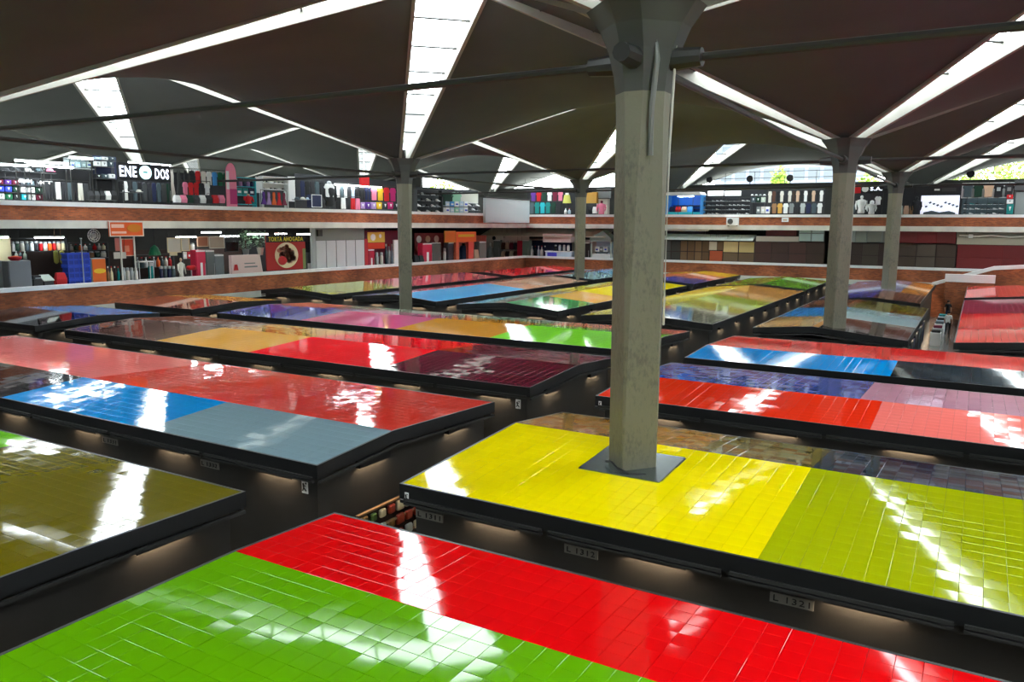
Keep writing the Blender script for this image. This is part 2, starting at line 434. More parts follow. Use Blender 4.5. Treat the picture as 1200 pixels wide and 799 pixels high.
lamp_meshes = {}
def eave_lamp(parent, loc, rotz):
    if not lamp_meshes:
        mb = MB(); mb.box(-.5, .5, -.13, 0, .06, .1); mb.box(-.5, .5, -.13, -.11, -.06, .06); mb.box(-.5, -.48, -.11, 0, -.06, .06); mb.box(.48, .5, -.11, 0, -.06, .06); lamp_meshes['h'] = mb.mesh('eave_lamp', M_BLACK)
        mb = MB(); mb.box(-.44, .44, -0.10, -0.03, 0.03, 0.058); lamp_meshes['d'] = mb.mesh('diffuser', M_GLOW)
    o = link('eave_lamp', lamp_meshes['h'], parent, loc, rotz); link('diffuser', lamp_meshes['d'], o)
def number_plate(parent, loc, rotz, txt):
    mb = MB(); mb.box(-.3, .3, -0.02, 0, -.075, .075); o = mb.build('number_plate', M_PLATE, parent, loc, rotz)
    if txt: lettering('lettering', txt, 0.13, M_INK, o, (0, -0.024, 0), 0.5, 0.09)
def emblem(parent, loc, rotz, k=1.0):
    mb = MB(); mb.cbox(-.085, .085, -0.015, 0, -.14, .14, .03); o = mb.build('emblem', M_WHITE, parent, loc, rotz)
    mb = MB(); mb.prism_y([(-.06,.06),(-.02,.08),(.0,.03),(-.005,-.02),(.05,-.07),(.04,-.1),(-.02,-.05),(-.05,-.1),(-.065,-.08),(-.04,-.03)], -0.02, -0.016)
    mb.disc_y(.035, .075, .022, -0.02, -0.016, 10); mb.disc_y(.02, .02, .014, -0.02, -0.016, 8); mb.build('figure', M_INK, o); o.scale = (k, 1, k)

def block(label, axis, u0, u1, v0, v1, vr, zr, rects, base, detail=1, lamps='', plates=(), hole=None, group='tiled stall blocks', nsingle=0, ze0=ZE, ze1=ZE):
    """axis 'x': ridge runs along x, u is x and v is y; axis 'y': ridge runs along y, u is y and v is x.
    rects: (ua, ub, va, vb, rgb) colour fields, first hit wins; ze0/ze1 eave heights at v0/v1."""
    if axis == 'x':
        W = lambda u, v, z: Vector((u, v, z))
    else:
        W = lambda u, v, z: Vector((v, u, z))
    far = axis == 'y' or v0 > 27 or u1 < -36
    ctr = W((u0+u1)/2, (v0+v1)/2, 0)
    root = thing('stall_block', label, 'market stall', ctr, 0, group)
    R = lambda u, v, z: W(u, v, z) - ctr
    def zroof(v):
        return ze0 + (zr - ze0) * (v - v0) / (vr - v0) if v <= vr else zr + (ze1 - zr) * (v - vr) / (v1 - vr)
    flip = axis == 'y'
    # walls
    ins = 0.16
    mb = MB()
    a = R(u0+ins, v0+ins, 0); c = R(u1-ins, v1-ins, 0)
    mb.box(a.x, c.x, a.y, c.y, 0, min(ze0, ze1) - 0.22); mb.build('body', M_WALLP, root)
    # roof slab following the two slopes
    mb = MB()
    prof = [(v0, ze0), (vr, zr), (v1, ze1), (v1, ze1 - 0.2), (vr, zr - 0.2), (v0, ze0 - 0.2)]
    mb.loft([[R(u0, v, z - 0.004) for v, z in prof], [R(u1, v, z - 0.004) for v, z in prof]]); mb.build('roof_deck', M_BLACK, root)
    # black fascia boards: long sides and gable ends
    fh, ft = 0.27, 0.05
    for (v, s, ze) in ((v0, -1, ze0), (v1, 1, ze1)):
        mb = MB(); a = R(u0 - ft, v, 0); c = R(u1 + ft, v + s*ft, 0)
        mb.box(min(a.x,c.x), max(a.x,c.x), min(a.y,c.y), max(a.y,c.y), ze - fh, ze + 0.012); mb.build('fascia', M_BLACK, root)
        if detail:
            seg = 3.1; n = max(1, round((u1-u0)/seg)); st = (u1-u0)/n
            for q in range(n):
                mb = MB(); a = R(u0 + q*st + 0.06, v + s*0.02, 0); c = R(u0 + (q+1)*st - 0.06, v + s*0.085, 0)
                for (za, zb) in ((fh + .02, fh - .03), (fh + .085, fh + .045)):
                    mb.box(min(a.x,c.x), max(a.x,c.x), min(a.y,c.y), max(a.y,c.y), ze - za, ze - zb)
                mb.build('eave_rail', M_RAIL, root)
    for (u, s) in ((u0, -1), (u1, 1)):
        for half in ((v0, vr), (vr, v1)):
            mb = MB(); va, vb = half; za, zb = zroof(va), zroof(vb)
            mb.loft([[R(u, va, za + .012), R(u, vb, zb + .012), R(u, vb, zb - fh), R(u, va, za - fh)],
                     [R(u + s*ft, va, za + .012), R(u + s*ft, vb, zb + .012), R(u + s*ft, vb, zb - fh), R(u + s*ft, va, za - fh)]])
            mb.build('fascia', M_BLACK, root)
            mb = MB()
            mb.loft([[R(u + s*.02, va, za - fh - .045), R(u + s*.02, vb, zb - fh - .045), R(u + s*.02, vb, zb - fh - .1), R(u + s*.02, va, za - fh - .1)],
                     [R(u + s*.085, va, za - fh - .045), R(u + s*.085, vb, zb - fh - .045), R(u + s*.085, vb, zb - fh - .1), R(u + s*.085, va, za - fh - .1)]])
            mb.build('eave_rail', M_RAIL, root)
    # tiles
    def colour(u, v):
        for (ua, ub, va, vb, rgb) in rects:
            if ua <= u < ub and va <= v < vb: return rgb
        return base
    nu = max(1, round((u1-u0)/TILE)); du = (u1-u0)/nu
    tiles = []
    for sl in (0, 1):
        va, vb = (v0, vr) if sl == 0 else (vr, v1)
        za, zb = (ze0, zr) if sl == 0 else (zr, ze1)
        length = math.hypot(vb-va, zb-za); nv = max(1, round(length/TILE)); dv = length/nv
        ang = math.atan2(zb-za, vb-va)
        for i in range(nu):
            for j in range(nv):
                t = (j+.5)/nv
                u = u0 + (i+.5)*du; v = va + (vb-va)*t; z = za + (zb-za)*t
                if hole and hole[0] < u < hole[1] and hole[2] < v < hole[3]: continue
                tiles.append((u, v, z, ang, du, dv, colour(u, v)))
    single = set()
    if nsingle:
        rank = []
        for k, (u, v, z, *_ ) in enumerate(tiles):
            p = project(W(u, v, z))
            if p and -8 < p[0] < 1208 and -8 < p[1] < 807: rank.append((p[2], k))
        rank.sort(); single = set(k for _, k in rank[:nsingle])
    # colour fields carrying the single tiles
    fields = {}
    mats_used = []; big = MB()
    for k, (u, v, z, ang, da, dc, rgb) in enumerate(tiles):
        tx, ty = random.gauss(0, 0.0046 if not far else .0007), random.gauss(0, 0.0034 if not far else .0006)
        if axis == 'y': tx, ty = ty, tx
        if axis == 'x': eul = (ang + tx, ty, 0)
        else: eul = (tx, -ang + ty, 0)
        if k in single:
            if rgb not in fields:
                fields[rgb] = []
            fields[rgb].append((u, v, z, eul, da, dc))
        else:
            if rgb not in mats_used: mats_used.append(rgb)
            mi = mats_used.index(rgb)
            M = Matrix.Translation(R(u, v, z)) @ (Matrix.Rotation(eul[1], 4, 'Y') @ Matrix.Rotation(eul[0], 4, 'X'))
            g, ch, h = 0.0018, 0.003, 0.012
            wx, wy = (da, dc) if axis == 'x' else (dc, da)
            x0, x1, y0, y1 = -wx/2+g, wx/2-g, -wy/2+g, wy/2-g
            q = [(x0,y0,h-ch),(x1,y0,h-ch),(x1,y1,h-ch),(x0,y1,h-ch),(x0+ch,y0+ch,h),(x1-ch,y0+ch,h),(x1-ch,y1-ch,h),(x0+ch,y1-ch,h)]
            big.add([M @ Vector(p) for p in q], [(4,5,6,7),(0,1,5,4),(1,2,6,5),(2,3,7,6),(3,0,4,7)], mi)
    for rgb, lst in fields.items():
        # bedding of this colour field: thin mortar under its tiles
        mb = MB()
        us = [t[0] for t in lst]; vs_ = [t[1] for t in lst]
        for (va, vb) in ((v0, vr), (vr, v1)):
            inn = [t for t in lst if va <= t[1] <= vb]
            if not inn: continue
            du2, dv2 = inn[0][4]/2, inn[0][5]/2
            a0, a1 = min(t[0] for t in inn)-du2, max(t[0] for t in inn)+du2
            c0, c1 = max(va, min(t[1] for t in inn)-dv2), min(vb, max(t[1] for t in inn)+dv2)
            mb.add([R(a0, c0, zroof(c0)+.001), R(a1, c0, zroof(c0)+.001), R(a1, c1, zroof(c1)+.001), R(a0, c1, zroof(c1)+.001)], [(0,1,2,3) if axis == 'x' else (3,2,1,0)])
        dark = tuple(int(x*0.72) for x in rgb)
        fo = mb.build('colour_field', mat('bedding_%d_%d_%d' % rgb, dark, 0.7), root)
        for (u, v, z, eul, da, dc) in lst:
            me = tile_mesh(da, dc, rgb) if axis == 'x' else tile_mesh(dc, da, rgb)
            o = bpy.data.objects.new('roof_tile', me); COL.objects.link(o); o.parent = fo
            o.location = R(u, v, z); o.rotation_euler = eul
    if big.v:
        o = big.build('roof_tiling', [tile_material(c, far) for c in mats_used], root)
        o['kind'] = 'stuff'
    if hole:
        vm = (hole[2]+hole[3])/2; hm = zroof(vm)
        mb = MB(); a = R(hole[0], hole[2], 0); c = R(hole[1], hole[3], 0)
        P = [R(hole[0], hole[2], zroof(hole[2])+.03), R(hole[1], hole[2], zroof(hole[2])+.03), R(hole[1], hole[3], zroof(hole[3])+.03), R(hole[0], hole[3], zroof(hole[3])+.03)]
        if hole[2] < vr < hole[3]:
            P = P[:2] + [R(hole[1], vr, zr+.03)] + P[2:] + [R(hole[0], vr, zr+.03)]
            mb.loft([[p - Vector((0,0,.05)) for p in P], P], True, False); n = len(P)
            mb.add(P, [(0, 1, 2, 5), (5, 2, 3, 4)])
        else:
            mb.loft([[p - Vector((0,0,.05)) for p in P], P])
        mb.build('flashing_plate', M_GALV, root)
    # lamps and plates under the eaves
    zl = min(ze0, ze1) - 0.47
    n = max(1, round((u1-u0)/3.1)); st = (u1-u0)/n
    for q in range(n):
        u = u0 + (q+.62)*st
        if 'f' in lamps: eave_lamp(root, R(u, v0+ins, zl+.1), 0 if axis == 'x' else -PI/2)
        if 'b' in lamps: eave_lamp(root, R(u, v1-ins, zl+.1), PI if axis == 'x' else PI/2)
    n2 = max(1, round((v1-v0)/3.1)); st2 = (v1-v0)/n2
    for q in range(n2):
        v = v0 + (q+.55)*st2
        if 'r' in lamps: eave_lamp(root, R(u1-ins, v, zl+.1), PI/2 if axis == 'x' else PI)
        if 'l' in lamps: eave_lamp(root, R(u0+ins, v, zl+.1), -PI/2 if axis == 'x' else 0)
    if detail:
        for (face, u, txt) in plates:
            if face == 'f': number_plate(root, R(u, v0+ins, zl - 0.1), 0, txt)
            if face == 'E': emblem(root, R(u, v0+ins, zl - 0.1), 0)
            if face == 'e': emblem(root, R(u, v0-0.05, ze0 - 0.2), 0, .5)
    return root
GREEN=(104,172,6); RED=(236,6,12); YEL=(246,222,0); OLIME=(168,176,4); OCHBR=(160,108,8); DKOL=(104,88,20); NAVY=(14,38,60)
SALM=(250,122,116); RED2=(236,50,36); BLK=(34,26,26); BLUE=(0,146,222); GREY=(132,158,168); OLIVE=(112,100,6); LIME=(112,196,4)
BROWN=(104,70,64); OCHRE=(226,166,70); RED3=(250,20,34); MAROON=(104,22,44); VIOL=(72,72,148); MAUVE=(196,84,126); OCH2=(200,132,24); LGREEN=(126,216,40)
GRN_GREY=(146,166,138); SALM2=(240,126,104); ORED=(244,48,18); PINK=(252,122,112); ROYAL=(44,72,158); LILAC=(196,134,156)
INF = 999
R1 = 5.0
block('nearest stall block with bright green and red glazed roof tiles', 'x', -8.72, 12, 2.4, 9.2, 7.2, 2.79,
      [(-INF, INF, 0, 7.2, GREEN)], RED, lamps='b', nsingle=300, ze0=2.75)
block('stall block at the left edge with an olive roof and a lime green corner', 'x', -34, -10.85, 2.4, 9.15, 6.2, 2.73,
      [(-INF, -17.3, 0, INF, LIME)], OLIVE, lamps='r', nsingle=300)
block('stall block pierced by the main pillar, yellow, lime olive and navy roof', 'x', -8.72, 12, 11.0, 17.45, 15.1, 2.94,
      [(-INF, -2.3, 0, 15.1, YEL), (-2.3, INF, 0, 15.1, OLIME), (-INF, -4.6, 15.1, INF, OCHBR), (-4.6, -2.35, 15.1, INF, DKOL)], NAVY, lamps='fl', nsingle=300,
      plates=[('f', -8.25, 'L 1311'), ('f', -5.2, 'L 1312'), ('f', -1.9, 'L 1321'), ('e', -8.6, '')], hole=(-6.2, -4.6, 13.1, 14.55))
block('stall block with salmon, red, black, blue and grey roof fields', 'x', -34, -10.85, 11.0, 17.5, 13.3, 2.87,
      [(-INF, -22.3, 0, 13.2, BLK), (-22.3, -16.1, 0, 13.2, BLUE), (-16.1, INF, 0, 13.2, GREY), (-INF, -22.0, 13.2, INF, SALM)], RED2, lamps='frb', nsingle=300,
      plates=[('f', -17.8, 'L 1331'), ('f', -14.2, 'L 1332'), ('E', -11.35, '')])
block('stall block with brown, ochre, red and maroon roof fields', 'x', -34.1, -10.95, 19.7, 25.95, 22.9, 2.88,
      [(-INF, -27.9, 0, INF, BROWN), (-27.9, -22.6, 0, INF, OCHRE), (-22.6, -16.6, 0, INF, RED3)], MAROON, lamps='frb', plates=[('E', -11.4, '')])
block('stall block with orange red, salmon, blue and lilac roof right of the main pillar', 'x', -8.8, 12, 19.75, 25.95, 22.4, 2.86,
      [(-INF, -2.0, 0, 22.4, ORED), (-2.0, INF, 0, 22.4, PINK), (-INF, -2.5, 22.4, INF, ROYAL)], LILAC, lamps='fl', nsingle=200, plates=[('e', -8.7, '')])
block('long narrow looking block with violet, mauve, ochre and green roof', 'x', -34, -10.9, 27.7, 34.2, 31.0, 2.86,
      [(-INF, -30.5, 31.6, INF, SALM2), (-30.5, -17.0, 32.6, INF, GRN_GREY), (-17, INF, 32.2, INF, SALM2), (-INF, -28.2, 0, INF, VIOL), (-28.2, -22.3, 0, INF, MAUVE), (-22.3, -17.2, 0, INF, OCH2)], LGREEN, lamps='frb')
block('stall block with red back and blue and navy front roof fields', 'x', -8.75, 12, 27.3, 33.9, 29.9, 2.82,
      [(-INF, -2.0, 0, 29.9, BLUE), (-2.0, INF, 0, 29.9, (26, 40, 50))], (238, 44, 42), lamps='fl', nsingle=60)
# blocks west of the cross aisle
block('far left stall block with a blue and black roof by the lower gallery', 'x', -43.2, -36.5, 19.7, 25.95, 22.8, 2.88, [(-INF, INF, 0, 22.8, (40, 28, 28))], (34, 140, 206), lamps='fr')
block('left stall block with an ochre and red brown roof below the brick parapet', 'x', -43.2, -36.5, 28.0, 34.3, 31.2, 2.88, [(-INF, INF, 0, 31.2, (142, 74, 54))], (222, 164, 70), lamps='fr')
block('left stall block hidden behind the salmon roof', 'x', -43.2, -36.5, 11.0, 17.4, 14.2, 3.0, [], (60, 50, 46))
# blocks whose ridge runs away from us
OLV2=(168,168,72); MAUV2=(188,84,92); LAV=(150,150,190); SKY=(40,172,230); TAN=(196,150,120); GG=(140,178,168); GR2=(44,150,74); YL2=(238,216,20)
block('block with olive lime and mauve roof below the lower gallery', 'y', 38.9, 60.4, -43.1, -36.6, -40.6, 2.98, [(0, 46.5, -INF, INF, OLV2)], MAUV2, detail=0, lamps='lb')
block('block with lavender, sky blue and tan roof at the slim left column', 'y', 38.9, 60.4, -34.7, -28.15, -31.4, 2.98,
      [(0, 50, -31.4, INF, SKY), (0, 44, -INF, INF, LAV), (44, 53, -INF, -31.4, MAUV2)], TAN, detail=0, lamps='lb')
block('block with grey green, emerald and yellow roof left of the main pillar', 'y', 38.4, 60.4, -26.2, -19.6, -22.9, 2.98,
      [(0, 43.5, -22.9, INF, GR2), (43.5, 48, -22.9, INF, (226, 168, 60)), (0, 47.5, -INF, -22.9, GG)], YL2, detail=0, lamps='lb')
block('block with yellow, grey olive, lime and ochre roof right of the main pillar', 'y', 37.3, 60.2, -17.6, -10.75, -14.6, 2.98,
      [(0, INF, -INF, -14.6, YL2), (0, 42.6, -14.6, INF, (128, 126, 98)), (42.6, 50.5, -14.6, INF, (156, 172, 50))], (196, 138, 62), detail=0, lamps='lb')
block('block with tan, dark brown, blue and pale grey roof around the flared column', 'y', 37.3, 52.9, -8.75, -2.35, -6.2, 2.92,
      [(0, 42.2, -INF, -6.0, (204, 150, 74)), (0, 42.2, -6.0, INF, (64, 46, 46)), (42.2, 47.6, -INF, -6.0, BLUE), (42.2, 47.6, -6.0, INF, (146, 174, 178)), (47.6, INF, -INF, -6.0, (140, 84, 58))], (100, 88, 20), detail=0, lamps='lb', nsingle=0, ze1=2.58)
block('distant block with violet, brown, lavender and orange roof', 'y', 54.6, 73.6, -8.7, -2.9, -5.6, 2.96,
      [(0, 61, -INF, -5.6, (72, 68, 150)), (0, 61, -5.6, INF, (112, 66, 52)), (61, INF, -INF, -4.6, (158, 156, 186))], (230, 140, 40), detail=0, lamps='b')
block('right hand block with salmon, red and maroon roof beside the open aisle', 'y', 36.9, 58.9, -0.55, 6.0, 2.7, 2.96,
      [(0, 42, -INF, INF, (250, 88, 84)), (42, 49.5, -INF, INF, (240, 40, 44)), (49.5, INF, -INF, INF, (146, 48, 74))], RED, detail=0, lamps='l')
block('distant right hand block with a salmon red roof near the stairs', 'y', 60.9, 72.5, -0.55, 6.0, 2.7, 2.96, [], (244, 84, 80), detail=0)
block('distant block with a red roof below the far corner of the gallery', 'y', 62.3, 76.6, -43, -36.5, -39.8, 2.96, [], (238, 52, 56), detail=0)
block('distant block with teal grey and blue roof behind the small column', 'y', 62.3, 76.6, -34.7, -28.4, -31.5, 2.96, [(0, 69, -INF, INF, (140, 178, 178))], (70, 150, 206), detail=0)
block('distant block with violet, salmon and yellow roof right of the main pillar', 'y', 62.3, 76.6, -26.2, -19.6, -22.9, 2.96, [(0, 67, -INF, INF, (78, 76, 150)), (67, 72.5, -INF, INF, (224, 120, 92))], (236, 190, 20), detail=0, lamps='b')
block('distant block with an all green roof beside the flared column', 'y', 61.9, 72.5, -17.6, -10.9, -14.2, 2.96, [], (112, 178, 30), detail=0, lamps='b')
# ------------------------------------------------------------------ shops on the galleries
K = {'white': (232,234,232), 'offwhite': (214,212,200), 'grey': (128,134,134), 'dark grey': (62,64,66), 'black': (24,25,28), 'charcoal': (40,42,46),
     'red': (196,26,34), 'dark red': (112,22,24), 'pink': (232,130,160), 'magenta': (186,30,110), 'purple': (92,50,140), 'maroon': (110,24,52), 'blue': (48,72,196), 'navy': (26,34,70),
     'teal': (20,130,126), 'turquoise': (40,176,190), 'green': (20,110,72), 'dark green': (18,58,42), 'light green': (150,206,176), 'yellow': (226,186,40), 'gold': (206,160,72),
     'orange': (226,96,36), 'beige': (206,174,146), 'tan': (150,112,76), 'brown': (84,54,40), 'dark brown': (54,38,32), 'sky blue': (70,150,220), 'pale blue': (186,206,222),
     'pale green': (188,204,190), 'cream': (232,222,180), 'silver': (170,176,176), 'slate': (70,86,92), 'lilac': (170,140,190), 'bright blue': (10,110,220)}
ORD = 'first second third fourth fifth sixth seventh eighth ninth tenth eleventh twelfth thirteenth fourteenth fifteenth sixteenth'.split()
def km(c, rough=0.7): return rgbmat(K[c] if isinstance(c, str) else c, rough)
FLOOR2, FLOOR3 = 2.55, 7.43
def spot(side, d, u0, v0, u1, v1, zfloor=None):
    """box of the photo -> base point, width, height on the plane lying d behind the gallery edge"""
    um, vm = (u0 + u1) / 2, (v0 + v1) / 2
    if side == 'L':
        f = lambda u, v: on_x(u, v, XL - d)
        s0, s1 = f(u0, vm).y, f(u1, vm).y
    else:
        f = lambda u, v: on_y(u, v, YF + d)
        s0, s1 = f(u0, vm).x, f(u1, vm).x
    zt = f(um, v0).z; zb = f(um, v1).z if zfloor is None else zfloor
    s = (s0 + s1) / 2
    loc = (XL - d, s, zb) if side == 'L' else (s, YF + d, zb)
    return loc, (PI / 2 if side == 'L' else 0.0), abs(s1 - s0), zt - zb
def group_kw(group): return group
def grow(poly, k, cx=0, cz=0.5): return [((x-cx)*k+cx, (z-cz)*k+cz) for x, z in poly]
SHIRT = [(-.13,1.0),(-.36,.955),(-.5,.72),(-.44,.62),(-.37,.68),(-.37,.02),(-.12,0),(.12,.01),(.37,.02),(.37,.68),(.44,.62),(.5,.72),(.36,.955),(.13,1.0),(.0,.95)]
TANK = [(-.2,1.0),(-.34,.7),(-.42,.62),(-.44,0),(.44,0),(.42,.62),(.34,.7),(.2,1.0),(.1,.86),(-.1,.86)]
PANTS = [(-.4,1.0),(-.48,0.0),(-.1,0.0),(0,.72),(.1,0.0),(.48,0.0),(.4,1.0)]
DRESS = [(-.14,1.0),(-.24,.8),(-.18,.55),(-.5,.0),(.5,.0),(.18,.55),(.24,.8),(.14,1.0),(0,.88)]
def cloth(poly, w, h, t=0.09):
    mb = MB(); p = [(x*w, z*h) for x, z in poly]; cz = h*.5
    q = [(x*.86, (z-cz)*.94+cz) for x, z in p]
    mb.loft([[(x, -t*.5, z) for x, z in q], [(x, -t*.32, z) for x, z in p], [(x, t*.32, z) for x, z in p], [(x, t*.5, z) for x, z in q]])
    return mb
def floor_of(z): return FLOOR3 if z > 7.3 else FLOOR2
def prop(o, z, w, y=.06, h=0.0, r=.02):
    """posts down to the gallery floor, or wires up to the slab, so that nothing floats"""
    f = floor_of(z)
    if z - f < .06: return
    if f == FLOOR2 and z + h > 5.3:
        mb = MB()
        for s in (-.4, .4): mb.tube([(s*w, y, h), (s*w, y, 6.985 - z)], .012, 4)
        mb.build('hanging_wire', M_STEEL, o)
    else:
        mb = MB()
        for s in ((-.4, .4) if w > .6 else (0,)): mb.box(s*w - r, s*w + r, y, y + 2*r, f - z, 0)
        mb.build('support_post', M_STEEL, o)
def garment(kind, side, d, box, c, label, group=None, stripe=None, top=None, alone=True):
    loc, rz, w, h = spot(side, d, *box)
    if top is not None: loc = (loc[0], loc[1], top - h)
    nm, poly = {'shirt': ('shirt', SHIRT), 'tank': ('tank_top', TANK), 'pants': ('trousers', PANTS), 'dress': ('dress', DRESS), 'jacket': ('jacket', SHIRT)}[kind]
    o = tag(cloth(poly, w, h).build(nm, km(c, .85), None, loc, rz), label, {'tank': 'top', 'pants': 'trousers'}.get(kind, kind), group)
    mb = MB(); mb.tube([(0, 0, h*.97), (0, 0, h+.07), (.02, 0, h+.1)], .008, 4)
    if alone: mb.tube([(0, .08, floor_of(loc[2]) - loc[2]), (0, .08, h+.09), (0, 0, h+.1)], .015, 5)
    mb.build('hanger', M_STEEL, o)
    if stripe:
        mb = MB(); mb.box(-w*.18, w*.18, -.062, -.045, h*.45, h*.72); mb.build('print', km(stripe), o)
    return o
def rail(side, d, u0, v0, u1, v1, n, cols, place, kind='shirt', group=None, ov=.97, stripes=None):
    """a standing clothes rack and its row of garments, one object each"""
    ov = min(ov, .97); st = (u1 - u0) / n
    loc, rz, w, h = spot(side, d, u0, v0, u1, v1); top = loc[2] + h; f = floor_of(loc[2])
    t = thing('clothes_rack', 'steel clothes rack carrying ' + place, 'rack', (loc[0], loc[1], f), rz)
    zr = top + .125 - f
    mb = MB(); mb.tube([(-w/2, 0, zr), (w/2, 0, zr)], .025, 6); mb.build('rail', M_STEEL, t)
    for s in (-1, 1):
        mb = MB(); mb.tube([(s*(w/2+.03), 0, 0), (s*(w/2+.03), 0, zr + .03)], .025, 6); mb.build('upright', M_STEEL, t)
    kn = {'tank': 'top', 'pants': 'trousers'}.get(kind, kind)
    for i in range(n):
        c = cols[i % len(cols)]; uc = u0 + (i+.5)*st; hw = st*ov/2
        garment(kind, side, d, (uc-hw, v0, uc+hw, v1 - (v1-v0)*.1*((i*3) % 3)/2), c,
                '%s %s, %s from left on %s' % (c, kn, ORD[i], place), group or 'garments on ' + place, None if not stripes else stripes[i % len(stripes)], top, False)
def panel(name, side, d, box, c, label, cat, th=0.08, group=None, frame=None, rough=.7, zfloor=None):
    loc, rz, w, h = spot(side, d, *box, zfloor)
    mb = MB(); mb.cbox(-w/2, w/2, 0, th, 0, h, .012)
    o = tag(mb.build(name, km(c, rough), None, loc, rz), label, cat, group)
    if frame:
        mb = MB(); e = .05
        for a in ((-w/2, w/2, 0, e), (-w/2, w/2, h-e, h), (-w/2, -w/2+e, e, h-e), (w/2-e, w/2, e, h-e)): mb.box(a[0], a[1], -.03, -.0005, a[2], a[3])
        mb.build('frame', km(frame), o)
    prop(o, loc[2], w, th*.3, h)
    return o, w, h
def tube_light(side, d, box, label, th=.1):
    loc, rz, w, h = spot(side, d, *box)
    mb = MB(); mb.cbox(-w/2, w/2, -.07, .07, .06, .14, .02); o = tag(mb.build('tube_light', M_WHITE, None, loc, rz), label, 'light', 'fluorescent lights of the shops')
    for s in (-.035, .035):
        mb = MB(); mb.tube([(-w/2+.04, s, .03), (w/2-.04, s, .03)], .028, 8); mb.build('tube', M_TUBE, o)
    f = floor_of(loc[2]); mb = MB()
    if f == FLOOR2:
        for s in (-.4, .4): mb.tube([(s*w, 0, .13), (s*w, 0, 6.985 - loc[2])], .012, 4)
        mb.build('hanging_wire', M_STEEL, o)
    else:
        for s in (-.45, .45): mb.box(s*w-.02, s*w+.02, .08, .12, f - loc[2], .12)
        mb.build('support_post', M_STEEL, o)
def fridge(side, d, box, c, label, zfloor, glass=False, word=None, handle=True):
    loc, rz, w, h = spot(side, d, *box, zfloor); dp = .65
    t = thing('refrigerator', label, 'refrigerator', loc, rz, 'refrigerators of the lower gallery')
    mb = MB(); mb.cbox(-w/2, w/2, .06, dp, 0, h, .03); mb.build('body', km(c, .35), t)
    mb = MB(); mb.cbox(-w/2+.02, w/2-.02, 0, .058, .12, h-.12, .02); dr = mb.build('door', km(c, .3) if not glass else km('charcoal', .15), t)
    mb = MB(); mb.tube([(w/2-.1, -.05, h*.35), (w/2-.1, -.05, h*.7)], .018, 6); mb.build('handle', km('silver', .3), dr)
    mb = MB(); mb.box(-w/2+.02, w/2-.02, .02, .058, h-.11, h-.02); mb.build('header', km('white' if c != 'white' else 'red', .4), t)
    mb = MB(); mb.box(-w/2+.03, w/2-.03, .03, .06, 0.01, .1); mb.build('kick_grille', km('black', .6), t)
    if word:
        mb = MB(); mb.box(-w*.12, w*.12, -.01, 0, h*.3, h*.72); mb.build('white_print', km('white'), dr)
    return t
def shelf(side, d, box, c, rows, label, dp=.4, zfloor=None, back=None):
    loc, rz, w, h = spot(side, d, *box, zfloor); f = floor_of(loc[2])
    t = thing('shelf_unit', label, 'shelf', loc, rz)
    for s in (-1, 1):
        mb = MB(); mb.box(s*w/2-.03, s*w/2+.03, 0, dp, f - loc[2] + .002, h); mb.build('upright', km(c), t)
    for r in range(rows + 1):
        mb = MB(); z = h*r/rows; mb.box(-w/2+.031, w/2-.031, 0, dp, z-.04, z); mb.build('shelf_board', km(c), t)
    if back:
        mb = MB(); mb.box(-w/2, w/2, dp, dp+.03, 0, h); mb.build('back_panel', km(back), t)
    return (side, d, box, rows, loc, w, h)
def stock(sh, row, kind, cols, place, fill=.8, a=0.0, e=1.0):
    """goods standing on one board of a shelf unit (row 0 is the top opening)"""
    side, d, box, rows, loc, w, h = sh
    z = loc[2] + h*(rows-1-row)/rows
    small_row(kind, side, d + .06, 0, 0, 0, 0, len(cols), cols, place, abs_=(loc, w, z, h/rows*fill, a, e))
def shoe_mesh(L, c):
    mb = MB(); H = L*.38; W = L*.36
    prof = [(-.5, .9, .75), (-.38, 1.0, .85), (-.1, .85, .9), (.15, .55, 1.0), (.38, .42, 1.0), (.5, .3, .7)]
    mb.loft([[(x*L, -W/2*k, 0), (x*L, W/2*k, 0), (x*L, W/2*k*.8, H*hh*.6), (x*L, W/2*k*.4, H*hh), (x*L, -W/2*k*.4, H*hh), (x*L, -W/2*k*.8, H*hh*.6)] for x, hh, k in prof])
    return mb
